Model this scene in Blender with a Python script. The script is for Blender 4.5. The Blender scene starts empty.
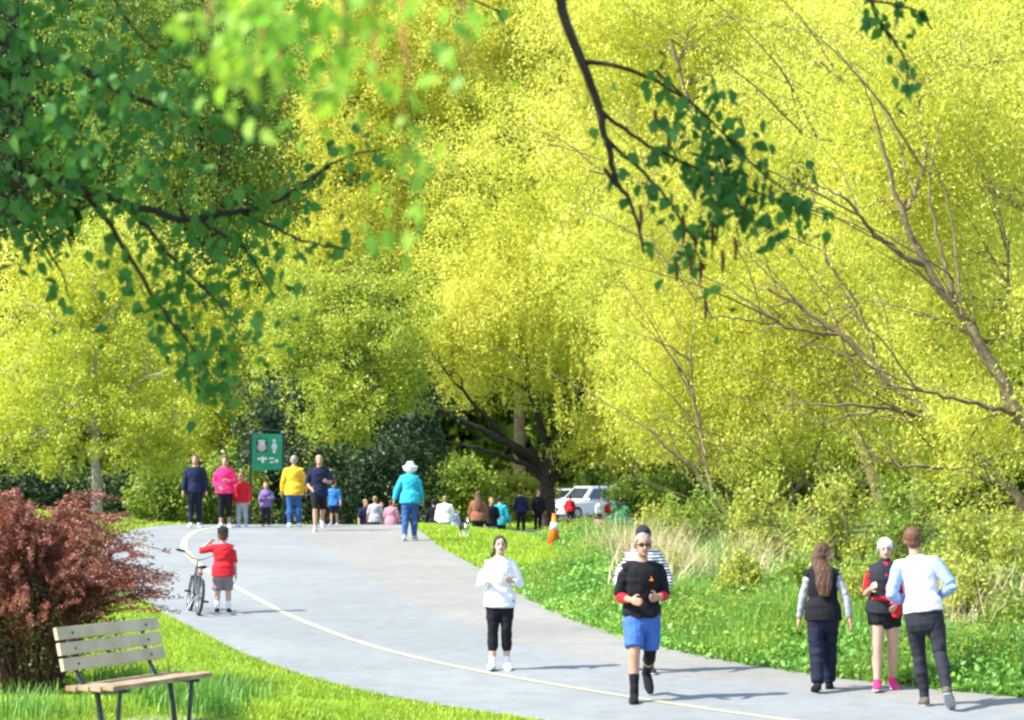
import bpy, bmesh, math, random
import numpy as np
from mathutils import Vector, Matrix, noise as mnoise

# ------------------------------------------------------------------ camera, sky, sun, exposure
F = 2400.0                      # focal length in pixels of the 1024 px wide frame
CAMZ = 3.3
HOR = 450.0                     # picture row of the horizon
scene = bpy.context.scene
C = scene.collection
cam_d = bpy.data.cameras.new("camera")
cam = bpy.data.objects.new("camera", cam_d)
C.objects.link(cam)
cam.location = (0, 0, CAMZ)
cam.rotation_euler = (math.radians(90), 0, 0)
cam_d.sensor_width = 36.0
cam_d.lens = F * 36.0 / 1024.0
cam_d.shift_y = (HOR - 360.0) / 1024.0
cam_d.clip_start = 0.1
cam_d.clip_end = 1500
cam_d.dof.use_dof = True
cam_d.dof.focus_distance = 36.0
cam_d.dof.aperture_fstop = 6.3
scene.camera = cam

SUN_EL, SUN_AZ = 46.0, 249.0     # azimuth clockwise from +Y: the sun stands to the left, a little behind the camera
el, az = math.radians(SUN_EL), math.radians(SUN_AZ)
to_sun = Vector((math.sin(az) * math.cos(el), math.cos(az) * math.cos(el), math.sin(el)))
world = bpy.data.worlds.new("World")
scene.world = world
world.use_nodes = True
wn = world.node_tree
sky = wn.nodes.new("ShaderNodeTexSky")
sky.sky_type = 'NISHITA'
sky.sun_disc = False
sky.sun_elevation = el
sky.sun_rotation = az
wn.links.new(sky.outputs[0], wn.nodes["Background"].inputs[0])
wn.nodes["Background"].inputs[1].default_value = 0.15
sun_d = bpy.data.lights.new("sun", 'SUN')
sun_d.energy = 3.9
sun_d.angle = math.radians(0.5)
sun_d.color = (1.0, 0.95, 0.86)
sun = bpy.data.objects.new("sun", sun_d)
C.objects.link(sun)
sun.location = (-30, 0, 40)
sun.rotation_euler = to_sun.to_track_quat('Z', 'Y').to_euler()
scene.view_settings.view_transform = 'Standard'
scene.view_settings.look = 'None'
scene.view_settings.exposure = 1.50
scene.view_settings.gamma = 1.0
scene.view_settings.use_curve_mapping = False
scene.cycles.max_bounces = 7
scene.cycles.diffuse_bounces = 4
scene.cycles.transmission_bounces = 5
scene.cycles.glossy_bounces = 2
scene.cycles.sample_clamp_indirect = 6.0
scene.cycles.use_denoising = True
scene.cycles.filter_width = 2.5

rng = np.random.default_rng(7)
random.seed(7)

# ------------------------------------------------------------------ helpers: objects, materials
def tag(o, label=None, cat=None, group=None, kind=None):
    if label: o["label"] = label
    if cat: o["category"] = cat
    if group: o["group"] = group
    if kind: o["kind"] = kind
    return o

def thing(name, label, cat, loc=(0, 0, 0), rz=0.0, group=None):
    o = bpy.data.objects.new(name, None)
    C.objects.link(o)
    o.empty_display_size = 0.2
    o.location = loc
    o.rotation_euler = (0, 0, rz)
    return tag(o, label, cat, group)

def link_mesh(name, me, mat, parent=None, smooth=False):
    o = bpy.data.objects.new(name, me)
    C.objects.link(o)
    if mat is not None:
        for m in (mat if isinstance(mat, (list, tuple)) else [mat]):
            me.materials.append(m)
    if parent is not None: o.parent = parent
    if smooth:
        me.polygons.foreach_set("use_smooth", np.ones(len(me.polygons), dtype=bool))
    return o

def from_bm(name, bm, mat, parent=None, smooth=False):
    bmesh.ops.recalc_face_normals(bm, faces=bm.faces)
    me = bpy.data.meshes.new(name)
    bm.to_mesh(me); bm.free()
    return link_mesh(name, me, mat, parent, smooth)

def quads_mesh(name, V, mat, parent=None, faces=None, smooth=False):
    """V: (N,k,3) separate polygons of k corners, or V (M,3) with faces (n,4)."""
    me = bpy.data.meshes.new(name)
    if faces is None:
        n, k = V.shape[0], V.shape[1]
        verts = V.reshape(-1, 3); idx = np.arange(n * k, dtype=np.int32)
    else:
        n, k = faces.shape
        verts = V; idx = faces.reshape(-1).astype(np.int32)
    me.vertices.add(len(verts)); me.vertices.foreach_set("co", verts.astype(np.float32).ravel())
    me.loops.add(n * k); me.loops.foreach_set("vertex_index", idx)
    me.polygons.add(n)
    me.polygons.foreach_set("loop_start", np.arange(0, n * k, k, dtype=np.int32))
    me.polygons.foreach_set("loop_total", np.full(n, k, dtype=np.int32))
    me.update(calc_edges=True)
    return link_mesh(name, me, mat, parent, smooth)

MATS = {}
def node_mat(name):
    m = bpy.data.materials.new(name); m.use_nodes = True
    nt = m.node_tree
    return m, nt, nt.nodes["Principled BSDF"]

def surf(name, c1, c2=None, rough=0.8, scale=6.0, bump=0.0, bscale=40.0, metal=0.0, spec=0.3, detail=6.0):
    """Procedural surface: two tints mixed by noise, with an optional fine bump."""
    if name in MATS: return MATS[name]
    m, nt, p = node_mat(name)
    c2 = c2 or tuple(x * 0.72 for x in c1)
    tc = nt.nodes.new("ShaderNodeTexCoord")
    n = nt.nodes.new("ShaderNodeTexNoise"); n.inputs["Scale"].default_value = scale; n.inputs["Detail"].default_value = detail
    r = nt.nodes.new("ShaderNodeValToRGB")
    r.color_ramp.elements[0].position = 0.35; r.color_ramp.elements[1].position = 0.65
    r.color_ramp.elements[0].color = (*c2, 1); r.color_ramp.elements[1].color = (*c1, 1)
    nt.links.new(tc.outputs["Object"], n.inputs["Vector"])
    nt.links.new(n.outputs["Fac"], r.inputs["Fac"]); nt.links.new(r.outputs["Color"], p.inputs["Base Color"])
    p.inputs["Roughness"].default_value = rough; p.inputs["Metallic"].default_value = metal
    p.inputs["Specular IOR Level"].default_value = spec
    if bump:
        b = nt.nodes.new("ShaderNodeTexNoise"); b.inputs["Scale"].default_value = bscale; b.inputs["Detail"].default_value = 4
        bp = nt.nodes.new("ShaderNodeBump"); bp.inputs["Strength"].default_value = bump; bp.inputs["Distance"].default_value = 0.02
        nt.links.new(tc.outputs["Object"], b.inputs["Vector"])
        nt.links.new(b.outputs["Fac"], bp.inputs["Height"]); nt.links.new(bp.outputs["Normal"], p.inputs["Normal"])
    MATS[name] = m
    return m

def cloth(name, c, rough=0.85):
    return surf("cloth_" + name, c, tuple(x * 0.85 for x in c), rough, 9.0, 0.35, 14.0, spec=0.2)

def leaf_mat(name, cols, trans=0.5, gloss=0.03, nscale=0.35, rough=0.5):
    """Leaves: each leaf takes a tint of its own (random per island), shifted by a broad noise; part of the light shines through."""
    if name in MATS: return MATS[name]
    m = bpy.data.materials.new(name); m.use_nodes = True
    nt = m.node_tree; nt.nodes.clear()
    out = nt.nodes.new("ShaderNodeOutputMaterial")
    g = nt.nodes.new("ShaderNodeNewGeometry")
    tc = nt.nodes.new("ShaderNodeTexCoord")
    n = nt.nodes.new("ShaderNodeTexNoise"); n.inputs["Scale"].default_value = nscale; n.inputs["Detail"].default_value = 3
    nt.links.new(tc.outputs["Object"], n.inputs["Vector"])
    mx = nt.nodes.new("ShaderNodeMath"); mx.operation = 'MULTIPLY_ADD'; mx.inputs[1].default_value = 0.55
    nm = nt.nodes.new("ShaderNodeMath"); nm.operation = 'MULTIPLY_ADD'; nm.inputs[1].default_value = 1.3; nm.inputs[2].default_value = -0.42
    nt.links.new(n.outputs["Fac"], nm.inputs[0])
    nt.links.new(g.outputs["Random Per Island"], mx.inputs[0]); nt.links.new(nm.outputs[0], mx.inputs[2])
    r = nt.nodes.new("ShaderNodeValToRGB")
    el_ = r.color_ramp.elements
    while len(el_) < len(cols): el_.new(0.5)
    for i, c in enumerate(cols):
        el_[i].position = i / (len(cols) - 1); el_[i].color = (*c, 1)
    nt.links.new(mx.outputs[0], r.inputs["Fac"])
    d = nt.nodes.new("ShaderNodeBsdfDiffuse"); t = nt.nodes.new("ShaderNodeBsdfTranslucent")
    gl = nt.nodes.new("ShaderNodeBsdfGlossy"); gl.inputs["Roughness"].default_value = rough
    nt.links.new(r.outputs["Color"], d.inputs["Color"]); nt.links.new(r.outputs["Color"], t.inputs["Color"])
    m1 = nt.nodes.new("ShaderNodeMixShader"); m1.inputs[0].default_value = trans
    m2 = nt.nodes.new("ShaderNodeMixShader"); m2.inputs[0].default_value = gloss
    nt.links.new(d.outputs[0], m1.inputs[1]); nt.links.new(t.outputs[0], m1.inputs[2])
    nt.links.new(m1.outputs[0], m2.inputs[1]); nt.links.new(gl.outputs[0], m2.inputs[2])
    nt.links.new(m2.outputs[0], out.inputs["Surface"])
    MATS[name] = m
    return m

# ------------------------------------------------------------------ terrain
_ty = np.arange(-60, 520, 0.25)
def _profile():
    k = np.array([[-60, -1.55], [0, 0], [30, .774], [54, 1.393], [58, 1.44], [60, 1.425], [62, 1.37], [64, 1.25], [66, 1.04], [69, .62], [73, .2],
                  [79, .03], [90, 0.0], [100, -.05], [118, -.3], [137, -.6], [180, -.7], [520, -.7]])
    z = np.interp(_ty, k[:, 0], k[:, 1])
    for _ in range(3):
        zz = np.pad(z, 3, mode='edge'); z = np.convolve(zz, np.ones(7) / 7, 'valid')
    return z
_tz = _profile()
prof = lambda Y: np.interp(Y, _ty, _tz)
def sst(a, b, x):
    t = np.clip((x - a) / (b - a), 0, 1)
    return t * t * (3 - 2 * t)
def plane_pts(px):
    out = []
    for x, y in px:
        Y = 7920.0 / (y - 388.0); out.append((Y, (x - 512) * Y / F))
    return np.array(sorted(out))
_L = plane_pts([(520, 718), (440, 708), (330, 685), (250, 658), (155, 610), (112, 570), (100, 545), (128, 530)])
_R = plane_pts([(1024, 700), (950, 692), (850, 680), (760, 668), (680, 652), (600, 630), (545, 606), (500, 580), (440, 547), (418, 528)])
_B = plane_pts([(1024, 714), (800, 690), (660, 675), (540, 652), (450, 622), (400, 598), (340, 560), (293, 530)])
_L = np.vstack([[[14, 13.], [20, 4.2]], _L, [[60.5, -8.6], [66, -8.2], [90, -8]]])
_R = np.vstack([[[14, 27.], [20, 13.5]], _R, [[62, -2.6], [66, -2.6], [90, -2]]])
_B = np.vstack([[[14, 22.], [20, 11.]], _B, [[62, -5.6], [66, -5.5], [90, -5]]])
def _smooth_edge(k, y):
    ys = np.linspace(y - 1.2, y + 1.2, 9)
    return np.mean([np.interp(t, k[:, 0], k[:, 1]) for t in ys], axis=0)
XL = lambda Y: _smooth_edge(_L, np.asarray(Y, float))
XR = lambda Y: _smooth_edge(_R, np.asarray(Y, float))
XB = lambda Y: _smooth_edge(_B, np.asarray(Y, float))
def gz(X, Y):
    X = np.asarray(X, float); Y = np.asarray(Y, float)
    z = prof(Y)
    d = np.clip(X - XR(Y), 0, 8)
    z = z - 0.115 * d * d / (d + 1) * sst(36, 52, Y) * (1 - sst(66, 74, Y))
    z = z + 0.33 * sst(0.3, 3.5, XL(Y) - X) * sst(54, 62, Y) * (1 - sst(95, 120, Y))
    z = z + 0.33 * sst(0.8, 2.4, -X) * (1 - sst(22.6, 25.4, Y)) * sst(14, 17, Y)
    return z
def g1(X, Y): return float(gz(X, Y))
def P(px, py, Y):                                   # the point at distance Y that the photograph shows at (px, py)
    return np.array([(px - 512) * Y / F, Y, CAMZ - (py - HOR) * Y / F])
def ground_at(px, py):                              # where the photograph's pixel meets the ground
    Ys = np.linspace(17, 140, 2461); X = (px - 512) * Ys / F
    y = HOR + (CAMZ - gz(X, Ys)) / Ys * F
    i = int(np.argmax(y <= py))
    return X[i], Ys[i]

xs = np.concatenate([np.linspace(-260, -30, 24), np.arange(-28, 28.01, 0.5), np.linspace(30, 260, 24)])
ys = np.concatenate([np.linspace(-40, 14, 20), np.arange(15, 112, 0.5), np.linspace(114, 460, 60)])
GX, GY = np.meshgrid(xs, ys)
V = np.stack([GX, GY, gz(GX, GY)], -1).reshape(-1, 3)
nx, ny = len(xs), len(ys)
ii = (np.arange(ny - 1)[:, None] * nx + np.arange(nx - 1)[None]).ravel()
soil = surf("lawn_soil", (0.10, 0.15, 0.018), (0.05, 0.075, 0.012), 0.95, 1.3, 0.5, 30)
tag(quads_mesh("ground", V, soil, faces=np.stack([ii, ii + 1, ii + nx + 1, ii + nx], 1), smooth=True), kind="structure")

def strip(name, fa, fb, y0, y1, mat, dz, n=10):
    Y = np.arange(y0, y1, 0.4); t = np.linspace(0, 1, n)
    a, b = fa(Y), fb(Y)
    X = a[:, None] + (b - a)[:, None] * t[None]; YY = np.repeat(Y[:, None], n, 1)
    V = np.stack([X, YY, gz(X, YY) + dz], -1).reshape(-1, 3)
    ii = (np.arange(len(Y) - 1)[:, None] * n + np.arange(n - 1)[None]).ravel()
    return tag(quads_mesh(name, V, mat, faces=np.stack([ii, ii + 1, ii + n + 1, ii + n], 1), smooth=True), kind="structure")

def paving(name, c1, c2, c3):
    m, nt, p = node_mat(name)
    tc = nt.nodes.new("ShaderNodeTexCoord")
    def nz(s, d):
        n = nt.nodes.new("ShaderNodeTexNoise"); n.inputs["Scale"].default_value = s; n.inputs["Detail"].default_value = d
        nt.links.new(tc.outputs["Object"], n.inputs["Vector"]); return n
    n1, n2, n3 = nz(0.45, 6), nz(55, 3), nz(4.0, 5)
    r = nt.nodes.new("ShaderNodeValToRGB"); e = r.color_ramp.elements
    e[0].position, e[1].position = 0.36, 0.64; e[0].color = (*c2, 1); e[1].color = (*c1, 1)
    nt.links.new(n1.outputs["Fac"], r.inputs["Fac"])
    mx = nt.nodes.new("ShaderNodeMix"); mx.data_type = 'RGBA'; mx.blend_type = 'MIX'
    rr = nt.nodes.new("ShaderNodeValToRGB"); rr.color_ramp.elements[0].position = 0.55; rr.color_ramp.elements[1].position = 0.72
    nt.links.new(n2.outputs["Fac"], rr.inputs["Fac"]); nt.links.new(rr.outputs["Color"], mx.inputs[0])
    nt.links.new(r.outputs["Color"], mx.inputs[6]); mx.inputs[7].default_value = (*c3, 1)
    m2 = nt.nodes.new("ShaderNodeMix"); m2.data_type = 'RGBA'; m2.blend_type = 'MULTIPLY'; m2.inputs[0].default_value = 0.5
    r3 = nt.nodes.new("ShaderNodeValToRGB"); r3.color_ramp.elements[0].position = 0.3; r3.color_ramp.elements[0].color = (.72, .72, .72, 1); r3.color_ramp.elements[1].position = .6
    nt.links.new(n3.outputs["Fac"], r3.inputs["Fac"])
    nt.links.new(mx.outputs[2], m2.inputs[6]); nt.links.new(r3.outputs["Color"], m2.inputs[7])
    nt.links.new(m2.outputs[2], p.inputs["Base Color"]); p.inputs["Roughness"].default_value = 0.88
    p.inputs["Specular IOR Level"].default_value = 0.25
    b = nt.nodes.new("ShaderNodeBump"); b.inputs["Strength"].default_value = 0.35; b.inputs["Distance"].default_value = 0.008
    nt.links.new(n2.outputs["Fac"], b.inputs["Height"]); nt.links.new(b.outputs["Normal"], p.inputs["Normal"])
    return m
strip("cycle_path", XL, XB, 14, 78, paving("asphalt", (0.235, 0.252, 0.250), (0.20, 0.214, 0.213), (0.165, 0.177, 0.177)), 0.010)
strip("footpath", XB, XR, 14, 78, paving("worn_paving", (0.255, 0.25, 0.228), (0.215, 0.21, 0.19), (0.175, 0.172, 0.155)), 0.010)
strip("service_road", lambda Y: -9 + 0 * Y, lambda Y: 9 + 0 * Y, 92.5, 101.5, paving("road_asphalt", (0.10, 0.105, 0.11), (0.08, 0.084, 0.09), (0.07, 0.07, 0.075)), 0.012, 40)
strip("car_park", lambda Y: -6 + 0 * Y, lambda Y: 13 + 0 * Y, 124, 150, paving("parking_asphalt", (0.10, 0.105, 0.11), (0.08, 0.084, 0.09), (0.07, 0.07, 0.075)), 0.012, 40)

lp = plane_pts([(770, 720), (640, 700), (520, 680), (440, 665), (360, 644), (290, 617), (240, 590), (208, 572), (190, 558), (183, 547), (186, 538)])
lp = np.vstack([[[20, 6.6]], lp, [[56.3, -7.35], [58.5, -6.9]]])
LY = np.arange(20, 58.4, 0.3); LX = _smooth_edge(lp, LY)
tx = np.gradient(LX); ty = np.gradient(LY); tl = np.hypot(tx, ty); nxx, nyy = ty / tl, -tx / tl
hw = 0.045 + 0.02 * sst(36, 50, LY)
A_ = np.stack([LX - nxx * hw, LY - nyy * hw], 1); B_ = np.stack([LX + nxx * hw, LY + nyy * hw], 1)
V = np.zeros((len(LY) * 2, 3)); V[0::2, :2] = A_; V[1::2, :2] = B_; V[:, 2] = gz(V[:, 0], V[:, 1]) + 0.016
ii = np.arange(len(LY) - 1) * 2
tag(quads_mesh("road_marking", V, surf("line_paint", (0.60, 0.52, 0.28), (0.36, 0.33, 0.23), 0.7, 11.0), faces=np.stack([ii, ii + 1, ii + 3, ii + 2], 1)), kind="structure")

# ------------------------------------------------------------------ vegetation builders
def unit(v): return v / (np.linalg.norm(v, axis=-1, keepdims=True) + 1e-9)

def leaves(name, cen, rad, n_per, L, W, mat, parent=None, droop=0.3, squash=1.0, shell=0.5, ovate=False, up=0.5, lit=1.1):
    """A crown: leaf faces scattered through clumps (centres cen, radii rad)."""
    N = len(cen) * n_per
    c = np.repeat(cen, n_per, 0); r = np.repeat(rad, n_per)
    d = unit(rng.normal(size=(N, 3))) * (rng.random((N, 1)) ** shell)
    d[:, 2] *= squash
    pos = c + d * r[:, None]
    a = rng.normal(size=(N, 3)); a[:, 2] -= droop * 3; a = unit(a)
    nrm = rng.normal(size=(N, 3)); nrm[:, 2] += up; nrm += lit * np.array(to_sun)
    b = unit(np.cross(nrm, a))
    s = rng.uniform(0.6, 1.25, (N, 1))
    l, w = a * (L * s / 2), b * (W * s / 2)
    if not ovate:
        Q = np.stack([pos - l, pos + w - l * .15, pos + l, pos - w - l * .15], 1)
        return quads_mesh(name, Q, mat, parent)
    fold = unit(np.cross(a, b)) * (W * s * 0.12)
    v = np.stack([pos - l, pos - l * .35 + w + fold, pos + l * .3 + w * .75 + fold, pos + l * 1.05,
                  pos + l * .3 - w * .75 + fold, pos - l * .35 - w + fold], 1).reshape(-1, 3)
    i = np.arange(N) * 6
    f = np.concatenate([np.stack([i, i + 1, i + 2, i + 3], 1), np.stack([i, i + 3, i + 4, i + 5], 1)])
    return quads_mesh(name, v, mat, parent, faces=f)

def strands(name, tops, length, n_per, L, W, mat, parent=None, sway=0.25, spread=0.06):
    """Willow curtains: leaves set along hanging strands."""
    N = len(tops)
    lean = rng.normal(size=(N, 2)) * sway
    t = rng.random((N, n_per))
    ln = np.broadcast_to(np.asarray(length, float), (N,))[:, None] * t
    pos = np.zeros((N, n_per, 3))
    pos[..., 0] = tops[:, None, 0] + lean[:, None, 0] * ln * (1.15 - t * .5)
    pos[..., 1] = tops[:, None, 1] + lean[:, None, 1] * ln * (1.15 - t * .5)
    pos[..., 2] = tops[:, None, 2] - ln * (1 - 0.12 * np.abs(lean).sum(1))[:, None]
    pos += rng.normal(size=pos.shape) * spread
    pos = pos.reshape(-1, 3); M = len(pos)
    a = rng.normal(size=(M, 3)) * .8; a[:, 2] -= 0.8; a = unit(a)
    nrm = rng.normal(size=(M, 3)); nrm += 1.1 * np.array(to_sun)
    b = unit(np.cross(nrm, a))
    s = rng.uniform(0.6, 1.3, (M, 1))
    l, w = a * (L * s / 2), b * (W * s / 2)
    return quads_mesh(name, np.stack([pos - l, pos + w, pos + l, pos - w], 1), mat, parent)

def tubes(name, branches, mat, parent=None, seg=7):
    """Trunk and limbs as one mesh: every branch a tapered tube."""
    Vs, Fs, off = [], [], 0
    for pts, rad in branches:
        pts = np.asarray(pts, float); rad = np.asarray(rad, float); n = len(pts)
        if n < 2: continue
        t = unit(np.gradient(pts, axis=0))
        ref = np.array([0.31, 0.93, 0.17]); u = unit(np.cross(t, ref)); v = np.cross(t, u)
        k = seg if rad.max() > .025 else 4
        an = np.linspace(0, 2 * np.pi, k, endpoint=False)
        ring = pts[:, None] + rad[:, None, None] * (np.cos(an)[None, :, None] * u[:, None] + np.sin(an)[None, :, None] * v[:, None])
        Vs.append(ring.reshape(-1, 3))
        i = (np.arange(n - 1)[:, None] * k + np.arange(k)[None]); j = (np.arange(n - 1)[:, None] * k + (np.arange(k)[None] + 1) % k)
        Fs.append(np.stack([i, j, j + k, i + k], -1).reshape(-1, 4) + off)
        off += n * k
    return quads_mesh(name, np.concatenate(Vs), mat, parent, faces=np.concatenate(Fs), smooth=True)

def curve(ctrl, n=14, wob=0.0):
    """A smooth line through control points (Catmull-Rom), with a little natural wobble."""
    c = np.asarray(ctrl, float)
    c = np.vstack([2 * c[0] - c[1], c, 2 * c[-1] - c[-2]])
    out = []
    m = len(c) - 3
    for i in range(m):
        t = np.linspace(0, 1, max(3, n // m + 1), endpoint=(i == m - 1))[:, None]
        p0, p1, p2, p3 = c[i:i + 4]
        out.append(.5 * (2 * p1 + (p2 - p0) * t + (2 * p0 - 5 * p1 + 4 * p2 - p3) * t ** 2 + (3 * p1 - p0 - 3 * p2 + p3) * t ** 3))
    o = np.concatenate(out)
    if wob:
        w = rng.normal(size=o.shape) * wob; w[0] = 0; o = o + w
    return o

def limb(ctrl, r0, r1, n=16, wob=0.0):
    p = curve(ctrl, n, wob)
    t = np.linspace(0, 1, len(p))
    return (p, r0 + (r1 - r0) * t ** .8)

def twigs_to(limbs, targets, r, sag=0.15, per=8):
    """Side branches from the nearest limb out to each target."""
    base = np.concatenate([p for p, _ in limbs]); rr = np.concatenate([q for _, q in limbs])
    out = []
    for t in targets:
        d = np.linalg.norm(base - t, axis=1) + 0.6 * np.clip(base[:, 2] - t[2], 0, None)
        k = int(np.argmin(d + rng.random(len(d)) * d.min() * .5)); b = base[k]
        if d[k] < .2: continue
        ln = np.linalg.norm(t - b)
        mid = (b + t) / 2 + rng.normal(size=3) * ln * .09 + np.array([0, 0, ln * sag])
        p = curve([b, mid, t], per, ln * .012)
        r0 = min(r, rr[k] * .75)
        out.append((p, np.linspace(r0, max(r0 * .22, .004), len(p))))
    return out

def forked(tw, n, spread, frac=.55, r=.5):
    """Small forks off the side branches."""
    out = []
    for p, q in tw:
        for _ in range(n):
            k = rng.integers(max(1, int(len(p) * .3)), len(p) - 1)
            ln = np.linalg.norm(p[-1] - p[0]) * frac * rng.uniform(.5, 1.1)
            d = unit(unit(p[-1] - p[k]) + rng.normal(size=3) * spread)
            e = p[k] + d * ln
            m = (p[k] + e) / 2 + rng.normal(size=3) * ln * .06
            c = curve([p[k], m, e], 6)
            out.append((c, np.linspace(q[k] * r, .004, len(c))))
    return out

def blob(cen, rad, n, shell=.45):
    """Clump centres in an ellipsoid."""
    d = unit(rng.normal(size=(n, 3))) * rng.random((n, 1)) ** shell
    return np.asarray(cen) + d * np.asarray(rad)
def pblob(px, py, Y, rx, ry, dep, n, shell=.45):    # the same, placed by picture position and distance
    return blob(P(px, py, Y), (rx * Y / F, dep, ry * Y / F), n, shell)

bark_pale = surf("bark_pale", (0.44, 0.40, 0.31), (0.28, 0.25, 0.19), 0.9, 9, 0.6, 30)
bark_tan = surf("bark_tan", (0.23, 0.175, 0.09), (0.115, 0.088, 0.048), 0.9, 7, 0.6, 25)
bark_dark = surf("bark_dark", (0.055, 0.042, 0.032), (0.025, 0.020, 0.016), 0.9, 7, 0.7, 25)
LM = {
    'willow': leaf_mat("willow_leaf", [(0.39, 0.44, 0.04), (0.55, 0.575, 0.055), (0.64, 0.64, 0.085), (0.70, 0.65, 0.18)], 0.56),
    'willow_far': leaf_mat("willow_far_leaf", [(0.42, 0.48, 0.045), (0.58, 0.61, 0.06), (0.68, 0.675, 0.095), (0.74, 0.69, 0.19)], 0.56, nscale=.2),
    'lime': leaf_mat("lime_leaf", [(0.26, 0.33, 0.025), (0.46, 0.51, 0.035), (0.60, 0.61, 0.06)], 0.5),
    'olive': leaf_mat("olive_leaf", [(0.17, 0.25, 0.022), (0.36, 0.44, 0.035), (0.58, 0.61, 0.07)], 0.5, nscale=.6),
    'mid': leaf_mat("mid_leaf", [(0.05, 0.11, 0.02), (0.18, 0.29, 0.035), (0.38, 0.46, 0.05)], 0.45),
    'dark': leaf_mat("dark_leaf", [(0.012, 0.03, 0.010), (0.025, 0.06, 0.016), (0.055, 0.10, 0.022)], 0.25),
    'shrub': leaf_mat("shrub_leaf", [(0.08, 0.17, 0.018), (0.22, 0.32, 0.03), (0.42, 0.46, 0.05)], 0.45),
    'gold': leaf_mat("gold_leaf", [(0.20, 0.25, 0.03), (0.36, 0.40, 0.045), (0.54, 0.52, 0.09)], 0.45, nscale=.6),
    'barberry': leaf_mat("barberry_leaf", [(0.11, 0.034, 0.022), (0.28, 0.09, 0.055), (0.48, 0.20, 0.125)], 0.3, 0.04, nscale=1.5),
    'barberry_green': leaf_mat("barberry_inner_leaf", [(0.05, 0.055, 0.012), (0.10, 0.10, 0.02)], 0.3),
    'fore': leaf_mat("foreground_leaf", [(0.025, 0.115, 0.024), (0.065, 0.22, 0.035), (0.16, 0.35, 0.045)], 0.5, 0.025, nscale=2, rough=.55),
    'fore_lime': leaf_mat("near_lime_leaf", [(0.14, 0.36, 0.04), (0.28, 0.52, 0.04), (0.48, 0.60, 0.05)], 0.55, 0.03, nscale=2),
    'mint': leaf_mat("mint_leaf", [(0.05, 0.30, 0.12), (0.12, 0.42, 0.20)], 0.4),
    'lawn': leaf_mat("lawn_blade", [(0.19, 0.32, 0.018), (0.33, 0.50, 0.025), (0.48, 0.60, 0.04)], 0.4, nscale=.5),
    'tall': leaf_mat("tall_blade", [(0.07, 0.21, 0.03), (0.16, 0.36, 0.05), (0.36, 0.50, 0.07)], 0.4, nscale=.7),
    'straw': leaf_mat("straw_blade", [(0.36, 0.28, 0.13), (0.54, 0.44, 0.24), (0.70, 0.60, 0.40)], 0.3, nscale=1),
}

def blades(name, pos, h, w, mat, bend=0.35, kind=None):
    N = len(pos)
    h = np.broadcast_to(np.asarray(h, float), (N,)) * rng.uniform(.55, 1.2, N)
    an = rng.random(N) * 2 * np.pi
    fw = np.stack([np.cos(an), np.sin(an), np.zeros(N)], 1); sd = np.stack([-np.sin(an), np.cos(an), np.zeros(N)], 1)
    be = (rng.random(N) * bend)[:, None] * h[:, None]
    up = np.array([0, 0, 1.])
    w = np.broadcast_to(np.asarray(w, float), (N,))[:, None] * rng.uniform(.7, 1.3, (N, 1))
    m = pos + fw * be * .3 + up * (h * .55)[:, None]; t = pos + fw * be + up * h[:, None]
    v = np.stack([pos - sd * w / 2, pos + sd * w / 2, m + sd * w * .38, m - sd * w * .38, t + sd * w * .07, t - sd * w * .07], 1).reshape(-1, 3)
    i = np.arange(N) * 6
    f = np.concatenate([np.stack([i, i + 1, i + 2, i + 3], 1), np.stack([i + 3, i + 2, i + 4, i + 5], 1)])
    o = quads_mesh(name, v, mat, faces=f)
    return tag(o, kind=kind) if kind else o
# ------------------------------------------------------------------ vegetation
def on_ground(X, Y, dz=-.005): return np.stack([X, Y, gz(X, Y) + dz], 1)
def in_view(X, Y, pad=30):
    px = 512 + X / Y * F; py = HOR + (CAMZ - gz(X, Y)) / Y * F
    return (px > -pad) & (px < 1024 + pad) & (py < 735)

# mown lawn, left of the path and on the mound right of it
n = 330000
Y = rng.uniform(19, 37, n); X = rng.uniform(-8, 3.5, n)
k = (X < XL(Y) + rng.normal(size=n) * .035) & in_view(X, Y)
p1 = on_ground(X[k], Y[k])
n = 150000
Y = rng.uniform(36, 72, n); X = rng.uniform(-5, 6, n)
k = (X > XR(Y) + rng.normal(size=n) * .04) & in_view(X, Y)
p2 = on_ground(X[k], Y[k])
n = 60000
Y = rng.uniform(50, 74, n); X = rng.uniform(-17, -7, n)
k = (X < XL(Y) + rng.normal(size=n) * .05) & in_view(X, Y)
p3 = on_ground(X[k], Y[k])
n = 40000
Y = np.concatenate([rng.uniform(101.5, 123.5, n), rng.uniform(74, 92, n // 2)]); X = rng.uniform(-10, 12, len(Y))
p4 = on_ground(X, Y)
pp = np.concatenate([p1, p2, p3, p4])
hh = np.concatenate([np.full(len(p1), .05), np.full(len(p2), .075), np.full(len(p3), .09), np.full(len(p4), .14)])
ww = np.concatenate([np.full(len(p1), .010), np.full(len(p2), .018), np.full(len(p3), .022), np.full(len(p4), .05)])
blades("lawn_grass", pp, hh, ww, LM['lawn'], .7, 'stuff')

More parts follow.
